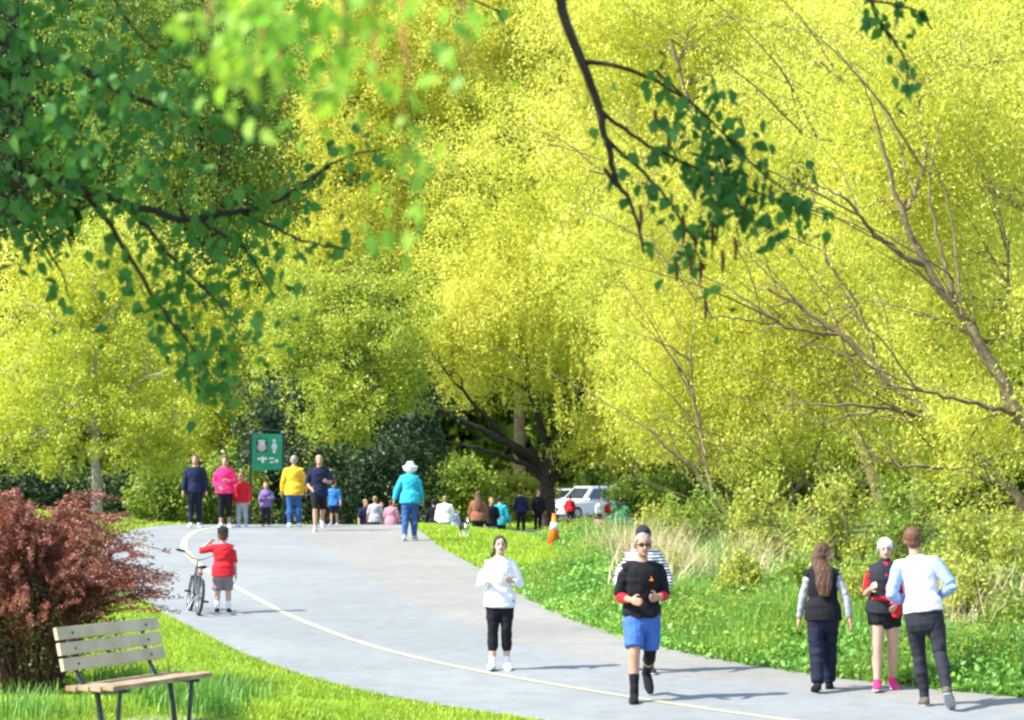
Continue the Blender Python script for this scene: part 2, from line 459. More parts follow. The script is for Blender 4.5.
# the rank verge on the right: tall grass, broad weeds, straw
n = 150000
Y = rng.uniform(23.5, 58, n); d = rng.exponential(1.25, n)
far = sst(40, 47, Y)
d0 = far * 2.9 + rng.normal(size=n) * .05
X = XR(Y) + d0 + .02 + d
k = in_view(X, Y) & (d < 6)
patch = np.array([mnoise.noise((x * .6, y * .45, 3.1)) for x, y in zip(X, Y)])
pt = on_ground(X[k], Y[k])
ht = (0.14 + .36 * np.clip(d[k] / 1.4, 0, 1)) * (1 + .8 * patch[k]) * (1 - .6 * sst(46, 52, Y[k]))
blades("tall_grass", pt, np.clip(ht, .1, .95), .017, LM['tall'], .55, 'stuff')
kk = np.where(k)[0][::20]
cw = on_ground(X[kk], Y[kk]); cw[:, 2] += rng.uniform(.08, .45, len(cw)) * np.clip(d[kk] / 1.0, .15, 1)
tag(leaves("verge_weeds", cw, rng.uniform(.10, .26, len(cw)), 20, .085, .05, LM['tall'], droop=.1, squash=.8), kind='stuff')
kk = np.where(k & (rng.random(n) < .5 * (patch > .05)))[0][::9]
cw = on_ground(X[kk], Y[kk]); cw[:, 2] += rng.uniform(.05, .6, len(cw)) * np.clip(d[kk] / 1.0, .1, 1)
tag(leaves("verge_herbs", cw, rng.uniform(.08, .22, len(cw)), 26, .06, .022, LM['shrub'], droop=-.2, squash=1.2), kind='stuff')
# straw: pale dry stems in patches
sp = []
for px, py, sx, sy, m in ((690, 592, 34, 9, 800), (655, 596, 18, 10, 360), (745, 600, 24, 9, 160), (632, 572, 14, 6, 260), (995, 655, 24, 6, 300), (930, 645, 30, 6, 120), (612, 566, 8, 6, 80)):
    for _ in range(m // 4):
        qx, qy = px + rng.normal() * sx, py + rng.normal() * sy
        gx, gy = ground_at(qx, min(max(qy, 545), 690)) if _ % 12 == 0 else (None, None)
        if gx is not None: base = (gx, gy)
        for __ in range(4):
            sp.append((base[0] + rng.normal() * .16, base[1] + rng.normal() * .25))
sp = np.array(sp)
sp = sp[sp[:, 0] > XR(sp[:, 1]) + .7]
blades("dry_reeds", on_ground(sp[:, 0], sp[:, 1]), .95, .017, LM['straw'], 1.2, 'stuff')

# rank grass the mower missed, round the bench
bt = []
for px, py, n_, s_ in [(175, 704, 420, .22), (130, 690, 420, .24), (25, 718, 300, .25), (210, 714, 240, .18), (240, 700, 160, .2)]:
    x, y = ground_at(px, py); a = rng.normal(size=(n_, 2)) * s_
    bt.append(on_ground(x + a[:, 0], y + a[:, 1]))
bt = np.concatenate(bt)
blades("unmown_grass", bt, .28, .014, LM['tall'], .8, 'stuff')
def make_tree(name, label, cat, limbs, clumps, crad, n_per, L, W, lm, bark, ntw=40, rtw=.05, forks=2, droop=.3, squash=.85, group=None, willow=None, part='crown', sag=.1):
    base = limbs[0][0][0]
    root = thing(name, label, cat, (float(base[0]), float(base[1]), float(base[2])), 0, group)
    off = -base
    tg = clumps[rng.choice(len(clumps), min(ntw, len(clumps)), replace=False)] if ntw else []
    tw = twigs_to(limbs, tg, rtw, sag)
    fk = forked(tw, forks, .5) if forks else []
    br = [(p + off, r) for p, r in limbs + tw + fk]
    tubes("trunk", br, bark, root)
    cr = rng.uniform(crad * .6, crad * 1.35, len(clumps))
    o = leaves(part, clumps + off, cr, n_per, L, W, lm, root, droop, squash)
    if willow:
        tops, ln, m = willow
        w = strands("hanging_foliage", tops + off, ln, m, L, W * .8, lm, root)
    return root

def bank(X, Y, dz=-.15): return np.array([X, Y, g1(X, Y) + dz])

# --- slender young tree on the left lawn
b = bank(*[(97 - 512) * 66 / F, 66])
tp = [b, P(96, 470, 66), P(95, 400, 66), P(94, 320, 66.2), P(95, 235, 66)]
lim = [limb(tp, .19, .03, 22, .015)]
for ang, yy, ln in [(0.2, 455, 2.6), (2.9, 458, 2.6), (1.4, 440, 2.2), (4.6, 436, 2.2), (3.6, 418, 2.5), (5.8, 410, 2.4), (.9, 390, 2.2), (2.4, 372, 2.0), (4.2, 350, 1.8), (5.4, 330, 1.5), (1.7, 312, 1.3), (3.2, 292, 1.0), (0, 280, .9)]:
    s = P(95, yy, 66)
    e = s + np.array([math.cos(ang) * ln, math.sin(ang) * ln, ln * .45])
    lim.append(limb([s, (s + e) / 2 + np.array([0, 0, .05 * ln]), e], .055, .012, 9, .02))
cl = np.concatenate([pblob(95, 400, 66, 118, 82, 3.2, 330, .5), pblob(92, 320, 66, 84, 76, 2.4, 170, .5), pblob(94, 268, 66, 44, 50, 1.3, 60), pblob(20, 430, 66.5, 60, 52, 2, 90), pblob(165, 440, 66, 44, 44, 1.8, 70)])
make_tree("young_tree", "slender young tree with pale straight trunk and rounded lime crown on left lawn", "tree", lim, cl, .42, 62, .105, .06, LM['lime'], bark_pale, 90, .022, 2)

# --- old willow by the car park, dark leaning trunk
Yw = 104
b = bank((549 - 512) * Yw / F, Yw)
lim = [limb([b, P(547, 500, Yw), P(546, 478, Yw), P(538, 462, Yw), P(515, 447, Yw - .6), P(480, 430, Yw - 1.4), P(440, 410, Yw - 2.4), P(405, 402, Yw - 3)], .44, .07, 30, .03),
       limb([P(545, 482, Yw), P(522, 458, Yw), P(498, 430, Yw - 1), P(468, 398, Yw - 2), P(440, 365, Yw - 3)], .20, .04, 20, .03),
       limb([P(546, 480, Yw), P(528, 466, Yw - .5), P(490, 452, Yw - 1.5), P(450, 442, Yw - 2.6), P(425, 438, Yw - 3)], .16, .03, 20, .03),
       limb([P(548, 478, Yw), P(545, 440, Yw), P(530, 390, Yw), P(520, 320, Yw + .5), P(505, 240, Yw + 1)], .24, .06, 20, .05),
       limb([P(549, 484, Yw), P(562, 468, Yw), P(590, 452, Yw - 1), P(630, 430, Yw - 1), P(670, 390, Yw - 1)], .26, .06, 20, .04),
       limb([P(548, 476, Yw), P(570, 420, Yw), P(600, 340, Yw), P(640, 240, Yw)], .30, .07, 20, .05)]
cl = np.concatenate([pblob(500, 300, Yw, 120, 110, 4.5, 330), pblob(600, 310, Yw, 120, 125, 4.5, 330), pblob(550, 190, Yw + 1, 150, 120, 4.5, 330), pblob(450, 340, Yw - 2, 60, 40, 3, 90), pblob(640, 430, Yw - 1, 70, 40, 3, 110), pblob(590, 445, Yw - 1, 36, 22, 2, 36)])
tops = np.concatenate([pblob(500, 300, Yw - 3, 110, 80, 1.5, 150, .7), pblob(620, 350, Yw - 3.5, 100, 90, 1.5, 200, .7)])
make_tree("willow_tree", "old willow with dark low arching limbs and yellow crown beside the parked cars", "tree", lim, cl, .95, 96, .165, .075, LM['willow_far'], bark_dark, 70, .09, 2, willow=(tops, 1.8, 40))

# --- yellow-green tree behind the group of walkers, centre left
def round_tree(name, label, px, ybase, Y, blobs, crad, n_per, L, W, lm, bark, r=.22, ntw=50, group=None, droop=.25, cat='tree', shell=.45):
    L, W, n_per = L * .75, W * .75, int(n_per * 1.55)
    X = (px - 512) * Y / F
    b = bank(X, Y)
    top = P(px, min(q[1] for q in blobs), Y)
    lim = [limb([b, b * .6 + top * .4 + rng.normal(size=3) * .15, top], r, r * .15, 16, .04)]
    for q in blobs:
        e = P(q[0], q[1], Y + q[5] if len(q) > 5 else Y)
        st = b + (top - b) * rng.uniform(.2, .5)
        lim.append(limb([st, (st + e) / 2 + np.array([0, 0, .4]), e], r * .5, r * .1, 10, .04))
    cl = np.concatenate([pblob(q[0], q[1], Y + (q[5] if len(q) > 5 else 0), q[2], q[3], min(q[2], q[3]) * Y / F, q[4], shell) for q in blobs])
    return make_tree(name, label, cat, lim, cl, crad, n_per, L, W, lm, bark, ntw, r * .3, 2, droop, group=group)

G = "trees of the wood behind the path"
round_tree("leafy_tree", "bushy yellow-green tree with dark gaps behind the green sign and walkers", 345, 525, 82,
           [(300, 350, 70, 55, 100), (380, 330, 70, 60, 110), (335, 415, 55, 50, 80, -1), (400, 385, 40, 36, 44), (350, 290, 80, 40, 80, 1), (345, 470, 30, 30, 18)],
           .55, 56, .155, .10, LM['olive'], bark_dark, group=G)
round_tree("conifer_tree", "dark evergreen tree added to darken the gaps of the bushy tree behind the walkers", 330, 520, 94,
           [(300, 400, 60, 80, 110), (385, 410, 55, 70, 100), (345, 330, 60, 60, 70)], .9, 50, .2, .12, LM['dark'], bark_dark, .3, group=G, droop=.5)  # added so that the gaps in the crown before it look dark
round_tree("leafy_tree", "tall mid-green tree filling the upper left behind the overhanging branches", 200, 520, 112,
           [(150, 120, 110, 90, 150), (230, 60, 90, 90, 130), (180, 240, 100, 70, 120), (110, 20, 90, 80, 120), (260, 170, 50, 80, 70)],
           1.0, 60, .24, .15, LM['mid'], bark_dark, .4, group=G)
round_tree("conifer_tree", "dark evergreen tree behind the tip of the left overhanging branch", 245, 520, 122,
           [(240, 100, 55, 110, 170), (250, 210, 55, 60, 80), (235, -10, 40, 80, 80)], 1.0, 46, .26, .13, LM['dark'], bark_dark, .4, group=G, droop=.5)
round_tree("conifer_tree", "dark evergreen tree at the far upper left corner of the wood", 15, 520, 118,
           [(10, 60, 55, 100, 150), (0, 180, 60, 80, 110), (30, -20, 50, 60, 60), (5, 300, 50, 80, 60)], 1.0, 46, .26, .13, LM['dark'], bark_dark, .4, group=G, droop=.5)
round_tree("leafy_tree", "broad yellow tree behind the young tree at the left edge", 60, 520, 100,
           [(40, 300, 80, 70, 130), (130, 290, 70, 80, 130), (30, 380, 70, 60, 90), (150, 380, 60, 50, 80)], .9, 52, .21, .13, LM['willow_far'], bark_tan, .3, group=G)
round_tree("leafy_tree", "pale lime tree between the green sign and the young tree's crown", 225, 520, 98,
           [(215, 330, 60, 70, 110), (235, 410, 50, 50, 80), (195, 430, 45, 40, 60), (270, 290, 40, 60, 70)], .8, 52, .19, .12, LM['lime'], bark_tan, .3, group=G)
round_tree("leafy_tree", "tall bright yellow tree above and behind the bushy tree in the centre", 350, 520, 148,
           [(340, 150, 90, 110, 230), (420, 80, 90, 110, 230), (350, 20, 90, 90, 190), (420, 220, 80, 80, 170), (330, 250, 80, 60, 120)], 1.15, 64, .27, .16, LM['willow_far'], bark_tan, .45, group=G)
round_tree("leafy_tree", "tall bright yellow tree at top centre behind the bare hanging branch", 520, 520, 154,
           [(520, 130, 110, 120, 260), (480, 20, 110, 90, 200), (590, 40, 110, 100, 220), (540, 250, 110, 80, 150), (500, 340, 100, 70, 110)], 1.2, 64, .28, .17, LM['willow_far'], bark_tan, .5, group=G)
round_tree("leafy_tree", "tall bright yellow tree rising behind the dark leaf spray at upper right", 700, 520, 144,
           [(690, 120, 120, 120, 250), (760, 20, 110, 90, 190), (650, 20, 100, 90, 180), (720, 260, 110, 90, 160), (680, 380, 100, 90, 150)], 1.15, 64, .27, .16, LM['willow_far'], bark_tan, .5, group=G)
round_tree("leafy_tree", "tall bright yellow tree in the upper right corner behind bare limbs", 920, 520, 122,
           [(900, 120, 120, 120, 240), (990, 40, 110, 100, 190), (860, 20, 100, 90, 160), (960, 260, 120, 100, 170), (860, 320, 110, 100, 150), (980, 420, 100, 90, 110)], 1.1, 64, .26, .16, LM['willow_far'], bark_tan, .5, group=G)
round_tree("leafy_tree", "green tree low in the gap between the bank willows above the long-haired woman", 830, 520, 96,
           [(800, 430, 50, 45, 80), (850, 440, 50, 45, 80), (760, 460, 40, 36, 50), (900, 455, 40, 36, 50)], .8, 50, .2, .12, LM['olive'], bark_tan, .25, group=G)
# far wood closing the view: one mass nobody could count
fw = []
for px in range(-120, 1180, 22):
    for py in range(-70, 520, 30):
        fw.append(P(px + rng.normal() * 10, py + rng.normal() * 12, 168 + rng.normal() * 5))
        fw.append(P(px + 11 + rng.normal() * 10, py + 15 + rng.normal() * 12, 178 + rng.normal() * 4))
fw = np.array(fw)
tag(leaves("distant_wood", fw, rng.uniform(1.8, 3.0, len(fw)), 170, .85, .6, LM['mid'], shell=.6, lit=0, up=0), kind='stuff')

# --- dark hedge shrubs below the trees, left half
GH = "dark hedge shrubs behind the walkers"
def shrub(name, label, px, ytop, wpx, Y, lm, n=110, crad=.35, n_per=55, L=.12, W=.08, group=None, ybot=None, stems=7, bark=bark_dark, droop=.1, squash=.9):
    X = (px - 512) * Y / F
    b = bank(X, Y, -.05)
    top = CAMZ - (ytop - HOR) * Y / F
    hgt = top - b[2]
    rx = wpx / 2 * Y / F
    cl = blob((X, Y, b[2] + hgt * .52), (rx, min(rx, 1.3), hgt * .46), n, .5)
    lim = []
    for i in range(stems):
        e = cl[rng.integers(len(cl))]
        lim.append(limb([b + rng.normal(size=3) * [.15, .15, 0], (b + e) / 2 + rng.normal(size=3) * .08, e], .035, .008, 8))
    return make_tree(name, label, "shrub", lim, cl, crad, n_per, L, W, lm, bark, 18, .015, 1, droop, squash, group, part='foliage')
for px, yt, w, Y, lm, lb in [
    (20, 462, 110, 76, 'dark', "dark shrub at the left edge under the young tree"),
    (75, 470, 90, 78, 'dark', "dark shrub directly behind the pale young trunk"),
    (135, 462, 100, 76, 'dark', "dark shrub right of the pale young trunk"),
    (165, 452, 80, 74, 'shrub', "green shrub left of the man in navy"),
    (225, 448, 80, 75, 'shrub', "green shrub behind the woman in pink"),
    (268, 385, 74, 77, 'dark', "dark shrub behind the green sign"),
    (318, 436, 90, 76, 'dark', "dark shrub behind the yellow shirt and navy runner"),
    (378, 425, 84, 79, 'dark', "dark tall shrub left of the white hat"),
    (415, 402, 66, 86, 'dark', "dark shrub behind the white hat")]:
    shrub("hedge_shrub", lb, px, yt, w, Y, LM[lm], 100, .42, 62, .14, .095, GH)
for px, yt, w, Y, lm, lb in [
    (458, 458, 90, 112, 'shrub', "leafy green shrub under the arching willow limbs"),
    (520, 470, 80, 116, 'gold', "yellowish shrub behind the people at the willow trunk"),
    (640, 478, 80, 128, 'shrub', "green shrub at the right end of the parked cars"),
    (700, 460, 110, 110, 'shrub', "green shrub behind the straw right of the cars")]:
    shrub("park_shrub", lb, px, yt, w, Y, LM[lm], 110, .6, 60, .2, .13, "shrubs around the car park")
shrub("park_shrub", "low mint-green sapling right of the parked cars, above the striped sleeves", 620, 494, 26, 62, LM['mint'], 26, .14, 40, .07, .05, "shrubs around the car park", stems=4)

# --- willow thicket on the right bank
GW = "leaning willows on the right bank"
def bank_willow(label, limbs_px, blobs, Y0, dens=1.0, hang=None, r0=.2, L=.092, W=.036):
    lim = []
    for i, (pts, ra, rb) in enumerate(limbs_px):
        q = [P(*p) for p in pts]
        lim.append(limb(q, ra, rb, 22, .02))
    cl = np.concatenate([pblob(q[0], q[1], q[2], q[3], q[4], q[5], int(q[6] * dens)) for q in blobs])
    tops = None
    if hang:
        tops = np.concatenate([pblob(*h) for h in hang])
    bp = np.concatenate([p for p, _ in lim]); bp = bp[(bp[:, 2] > -1)]
    for _ in range(27):                          # long straight whips slanting up and left, as willows throw
        s0 = bp[rng.integers(len(bp))] + [0, -.15, 0]
        an = math.radians(rng.uniform(95, 158)); ln = rng.uniform(1.4, 3.6)
        dv = np.array([math.cos(an), rng.normal() * .22 - .12, math.sin(an)])
        cc = curve([s0, s0 + dv * ln * .5 + rng.normal(size=3) * .07, s0 + dv * ln + np.array([-.12 * ln, 0, -.05 * ln])], 10, .01)
        lim.append((cc, np.linspace(rng.uniform(.012, .028), .005, len(cc))))
    return make_tree("willow_tree", label, "tree", lim, cl, .55, 76, L, W, LM['willow'], bark_tan, 60, .035, 3, .35, group=GW, willow=(tops, 1.3, 34) if hang else None, sag=.02)

g = lambda px, Y: (px, HOR + (CAMZ - g1((px - 512) * Y / F, Y) + .15) / Y * F, Y)
bank_willow("large willow at right edge whose thick bare limb leans up left past the running man",
            [([g(1180, 40), (1110, 520, 40), (1030, 430, 40), (995, 370, 40), (960, 315, 40), (925, 265, 40), (895, 190, 40), (880, 140, 40)], .19, .03),
             ([(1000, 380, 40), (975, 345, 40.2), (1000, 340, 41), (1005, 300, 41), (1010, 240, 41)], .06, .02),
             ([(925, 265, 40), (880, 240, 39.6), (850, 205, 39), (810, 180, 39)], .06, .012),
             ([(905, 215, 40), (925, 160, 40.5), (915, 90, 41)], .05, .012),
             ([(960, 315, 40), (940, 250, 40), (930, 190, 40), (940, 120, 40)], .05, .01),
             ([(1020, 415, 40), (960, 400, 39.4), (900, 388, 39), (850, 385, 39)], .05, .01)],
            [(920, 200, 41.5, 110, 120, 1.6, 170), (1010, 120, 42, 80, 140, 2, 130), (880, 90, 42, 90, 100, 1.8, 120), (960, 330, 41.2, 90, 80, 1.5, 110), (990, 430, 40.2, 60, 50, 1.0, 50)], 40, 1.0,
            [(900, 150, 41.5, 100, 110, 1.2, 260, .7)])
bank_willow("willow at right edge with thin pale limbs forking over the upper right corner",
            [([g(1260, 44), (1150, 380, 44), (1060, 240, 44), (1020, 205, 44), (960, 180, 44), (900, 145, 44), (860, 105, 44), (820, 60, 44)], .14, .022),
             ([(1000, 195, 44), (950, 140, 44), (920, 105, 44), (890, 40, 44)], .06, .012),
             ([(940, 170, 44), (890, 150, 44), (850, 145, 44), (800, 135, 44)], .05, .01),
             ([(960, 182, 44), (985, 120, 44.5), (1000, 60, 45)], .05, .01)],
            [(960, 60, 46, 120, 100, 1.8, 170), (840, 70, 46, 90, 100, 1.8, 130), (1020, 220, 46, 70, 100, 1.8, 90)], 44)
bank_willow("willow on the bank with a long low limb reaching left behind the three walkers",
            [([g(1120, 47), (1060, 560, 47), (1000, 480, 47), (940, 425, 47), (880, 372, 47), (840, 335, 47), (800, 305, 47), (768, 290, 47)], .17, .025),
             ([(950, 435, 47), (900, 410, 46.5), (840, 405, 46), (790, 405, 46)], .07, .012),
             ([(880, 372, 47), (860, 310, 47), (820, 250, 47)], .05, .012),
             ([(1010, 490, 47), (960, 470, 46.5), (900, 465, 46), (860, 455, 46)], .06, .012),
             ([(840, 335, 47), (800, 330, 46.6), (740, 318, 46.2), (700, 318, 46)], .04, .01)],
            [(820, 360, 49, 110, 90, 1.8, 190), (930, 430, 48, 100, 70, 1.6, 150), (760, 290, 49.5, 90, 90, 1.8, 160), (850, 250, 50, 110, 80, 1.6, 130), (740, 420, 49, 70, 60, 1.5, 90)], 47, 1.0,
            [(780, 330, 48.5, 110, 90, 1.2, 260, .7)])
bank_willow("willow at mid right whose leaning bare pole rises from the pale straw",
            [([g(765, 48), (757, 562, 48), (735, 528, 48), (712, 492, 48), (690, 465, 48), (668, 448, 48), (650, 430, 48)], .085, .03),
             ([(712, 492, 48), (700, 430, 48.3), (690, 360, 48.6), (700, 280, 49)], .05, .015),
             ([(757, 562, 48), (790, 500, 49), (820, 440, 50), (830, 370, 50)], .07, .02),
             ([(757, 562, 48), (820, 505, 47.6), (860, 470, 47.3), (900, 440, 47)], .05, .012)],
            [(690, 350, 50.5, 100, 90, 1.8, 190), (650, 260, 51, 90, 90, 1.8, 150), (700, 200, 52, 110, 90, 1.8, 160), (660, 420, 50.5, 50, 45, 1.3, 60), (760, 150, 52, 90, 100, 1.8, 150)], 48, 1.0,
            [(680, 350, 49.5, 90, 90, 1.2, 240, .7)])
bank_willow("willow behind the others filling the yellow canopy above the leaf spray",
            [([g(900, 60), (860, 440, 60), (800, 330, 60), (740, 230, 60), (700, 130, 60), (670, 40, 60)], .2, .04),
             ([(800, 330, 60), (840, 230, 60), (860, 130, 60), (870, 40, 60)], .12, .03),
             ([(740, 230, 60), (660, 190, 60), (590, 170, 60)], .08, .02)],
            [(720, 60, 62, 130, 100, 2.2, 220), (620, 120, 62, 100, 100, 2.2, 170), (850, 20, 62, 120, 80, 2.2, 150), (610, 250, 62, 70, 80, 2, 100), (600, 20, 62, 90, 70, 2, 110)], 60, 1.0,
            [(680, 130, 61, 130, 120, 1.6, 300, .7)], L=.13, W=.05)
# undergrowth shrubs along the bank
GB = "undergrowth shrubs on the right bank"
for i, (px, yt, w, Y, lm, lb) in enumerate([
    (700, 478, 90, 46, 'shrub', "green bank shrub around the foot of the leaning bare pole"),
    (665, 500, 60, 47, 'gold', "yellowish bank shrub above the straw beside the sunglasses jogger"),
    (770, 470, 90, 43, 'gold', "yellow-green bank shrub left of the long-haired woman"),
    (840, 455, 90, 40, 'gold', "yellow bank shrub directly behind the long-haired woman"),
    (905, 470, 80, 39, 'shrub', "green bank shrub behind the white cap and the running man"),
    (970, 480, 90, 37, 'gold', "yellow-green bank shrub right of the running man"),
    (1030, 500, 80, 35, 'gold', "yellow-green bank shrub at the right edge"),
    (805, 560, 60, 36, 'shrub', "low green bank shrub at the long-haired woman's left elbow"),
    (990, 560, 70, 32.5, 'shrub', "low green bank shrub near the right edge above tall grass"),
    (615, 545, 40, 45, 'shrub', "low green bank shrub behind the striped sleeve")]):
    shrub("bank_shrub", lb, px, yt, w, Y, LM[lm], 60, .26, 55, .085, .045, GB, stems=12, bark=bark_tan, droop=.15)

GL = "low growth along the right verge"
for px, yt, w, Y, lm, lb in [
    (662, 548, 44, 37, 'gold', "low yellowish bush between the striped sleeve and the straw"),
    (745, 548, 56, 33.5, 'gold', "low yellowish bush left of the long-haired woman's shoulder"),
    (782, 585, 44, 31, 'shrub', "low green bush just left of the long-haired woman"),
    (858, 565, 44, 30.5, 'gold', "low yellowish bush between the long-haired woman and the white cap"),
    (960, 555, 60, 30, 'gold', "low yellowish bush right of the running man's elbow"),
    (1010, 590, 50, 29, 'shrub', "low green bush at the right edge above the path"),
    (715, 590, 40, 34, 'shrub', "low green bush in the straw right of the jogger in sunglasses"),
    (590, 552, 36, 44, 'shrub', "low green bush right of the orange cone")]:
    shrub("verge_bush", lb, px, yt, w, Y, LM[lm], 46, .2, 60, .075, .036, GL, stems=12, bark=bark_tan, droop=.15)

# --- red barberry behind the bench
bx, by = -5.2, 26.0
bz = g1(bx, by)
root = thing("barberry_bush", "large reddish purple bush with arching feathery twigs behind the bench", "bush", (bx, by, bz))
st, fp, ft = [], [], []
for i in range(620):
    if i % 7 == 0: ca, co, cl_ = rng.random() * 2 * np.pi, rng.uniform(.12, .98), rng.uniform(.80, 1.10)
    an = ca + rng.normal() * .20; le = cl_ * rng.uniform(.90, 1.05)
    out = min(1.05, max(.05, co + rng.normal() * .09))
    hd = np.array([math.cos(an), math.sin(an) * .85, 0])
    e = hd * 1.22 * out + np.array([0, 0, (1.90 - .80 * out ** 2.6) * le])
    b0 = hd * .3 * rng.random()
    m = b0 + (e - b0) * .5 + np.array([0, 0, .30])
    tip = e + hd * rng.uniform(.2, .6) + np.array([0, 0, rng.uniform(-.14, .14)])
    c = curve([b0, m, e, tip], 26, .006)
    st.append((c, np.linspace(.010, .002, len(c))))
    t = unit(np.gradient(c, axis=0))
    for q in range(6, len(c) - 1):
        k = 8
        u = rng.random((k, 1))
        fp.append(c[q] * (1 - u) + c[q + 1] * u + rng.normal(size=(k, 3)) * (.034 * (1 - .6 * q / len(c)))); ft.append(np.repeat(t[q][None], k, 0))
        for _ in range(1):                       # short side spurs
            if q < 10: continue
tubes("stem", st, surf("barberry_stem", (0.16, 0.075, 0.055), (0.09, 0.045, 0.035), .8, 9), root, 4)
fp = np.concatenate(fp); ft = np.concatenate(ft)
a = unit(ft + rng.normal(size=fp.shape) * .55); nr = rng.normal(size=fp.shape) + [0, 0, .5]; b_ = unit(np.cross(nr, a))
s_ = rng.uniform(.6, 1.3, (len(fp), 1)); l_, w_ = a * .020 * s_, b_ * .0085 * s_
quads_mesh("foliage", np.stack([fp - l_, fp + w_, fp + l_, fp - w_], 1), LM['barberry'], root)
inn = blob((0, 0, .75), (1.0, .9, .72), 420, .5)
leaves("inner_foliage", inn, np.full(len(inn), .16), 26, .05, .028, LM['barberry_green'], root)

# --- foreground tree: trunk out of the frame on the left, branches hanging into the picture
tb = bank(-4.6, 8.8)
root = thing("overhanging_tree", "near tree whose dark green leafy branches hang across the top of the view", "tree", tuple(map(float, tb)))
off = -tb
D = 8.6
lim = [limb([tb, tb + [0, 0, 2], tb + [.2, 0, 4], tb + [.5, .1, 6], tb + [.9, .2, 9]], .26, .08, 20, .02),
       limb([tb + [.1, 0, 3.2], P(-190, 190, 8.7), P(-60, 172, D), P(20, 185, D), P(70, 184, D), P(130, 205, D), P(190, 218, D), P(240, 210, D), P(285, 196, D), P(330, 168, D)], .030, .005, 40, .005),
       limb([tb + [.3, 0, 5], P(300, -250, 8.8), P(470, -190, D), P(545, -40, D), P(566, 20, D), P(592, 85, D), P(606, 135, D), P(616, 180, D), P(632, 205, D), P(646, 252, D)], .034, .005, 44, .004),
       limb([tb + [.3, 0, 5.2], P(350, -330, 9), P(700, -260, 9), P(830, -90, 9), P(862, -15, 9), P(890, 40, 9)], .035, .005, 30, .003),
       limb([tb + [.2, 0, 3.8], P(-120, 60, 8), P(0, 40, 8), P(60, 60, 8), P(130, 95, 8), P(200, 120, 8)], .04, .006, 24, .004)]
sub = [limb([P(78, 186, D), P(110, 225, D), P(140, 275, D), P(168, 318, D), P(196, 352, D), P(222, 392, D)], .014, .003, 20, .003),
       limb([P(130, 205, D), P(165, 250, D), P(215, 300, D), P(245, 340, D)], .011, .003, 16, .003),
       limb([P(200, 220, D), P(250, 255, D), P(275, 300, D)], .009, .003, 12, .003),
       limb([P(25, 185, D), P(35, 230, D), P(60, 270, D), P(70, 300, D)], .009, .003, 12, .003),
       limb([P(240, 210, D), P(300, 240, D), P(350, 250, D)], .008, .003, 12, .003),
       limb([P(285, 196, D), P(340, 160, D), P(385, 148, D)], .007, .003, 12, .003),
       limb([P(585, 62, D), P(630, 70, D), P(675, 92, D), P(705, 120, D), P(730, 190, D)], .010, .003, 18, .003),
       limb([P(600, 110, D), P(640, 140, D), P(690, 165, D), P(750, 190, D), P(830, 215, D)], .009, .003, 18, .003),
       limb([P(608, 140, D), P(660, 190, D), P(690, 235, D), P(705, 270, D)], .008, .003, 16, .003),
       limb([P(655, 70, D), P(700, 110, D), P(760, 170, D), P(800, 205, D)], .006, .003, 14, .003),
       limb([P(618, 186, D), P(608, 174, D), P(604, 168, D)], .012, .006, 6),
       limb([P(870, 0, 9), P(915, 10, 9), P(932, 30, 9)], .006, .003, 8, .002),
       limb([P(880, 20, 9), P(905, 60, 9), P(908, 90, 9)], .006, .003, 8, .002),
       limb([P(500, -40, D), P(470, -5, D), P(505, 12, D)], .006, .003, 8, .002),
       limb([P(120, -60, 8.4), P(115, 0, 8.4), P(150, 45, 8.4), P(190, 70, 8.4)], .008, .003, 10, .002)]
tubes("trunk", [(p + off, r) for p, r in lim + sub], bark_dark, root, 8)
spr = []
def along(p, n, s, t0=.2):
    i = rng.integers(int(len(p) * t0), len(p), n)
    spr.append(p[i] + rng.normal(size=(n, 3)) * [s, s * .6, s] + [0, 0, -s * .5])
along(sub[0][0], 110, .075); along(sub[1][0], 80, .075); along(sub[2][0], 50, .07); along(sub[3][0], 26, .06); along(sub[4][0], 34, .05); along(sub[5][0], 30, .05)
along(lim[1][0], 120, .07, .45)
along(sub[6][0], 60, .06, .35); along(sub[7][0], 84, .065, .3); along(sub[8][0], 44, .06, .35); along(sub[9][0], 60, .07, .3)
along(sub[11][0], 16, .035, 0); along(sub[12][0], 20, .035, 0); along(sub[13][0], 8, .03, .3); along(lim[3][0], 18, .04, .8); along(lim[2][0], 8, .03, .65)
spr.append(pblob(705, 160, D, 62, 78, .16, 80, .36)); spr.append(pblob(760, 215, D, 62, 44, .16, 60, .36)); spr.append(pblob(725, 195, D, 40, 50, .12, 50, .36)); spr.append(pblob(215, 370, D, 30, 46, .12, 50, .4)); spr.append(pblob(190, 300, D, 60, 55, .12, 50, .4))
spr = np.concatenate(spr)
leaves("leaf_sprays", spr + off, np.full(len(spr), .03), 1, .054, .039, LM['fore'], root, droop=.55, ovate=True, up=.2)
lf = np.concatenate([pblob(70, 130, 8.0, 110, 85, .5, 400, .5), pblob(190, 110, 7.2, 90, 90, .5, 120, .5), pblob(20, 225, 8.2, 60, 45, .3, 110, .5), pblob(40, 40, 7.4, 100, 60, .5, 170, .5), pblob(110, 110, 6.4, 130, 100, .4, 130, .45)])
leaves("leaf_canopy", lf + off, np.full(len(lf), .05), 1, .046, .034, LM['fore'], root, droop=.4, ovate=True, up=.3)
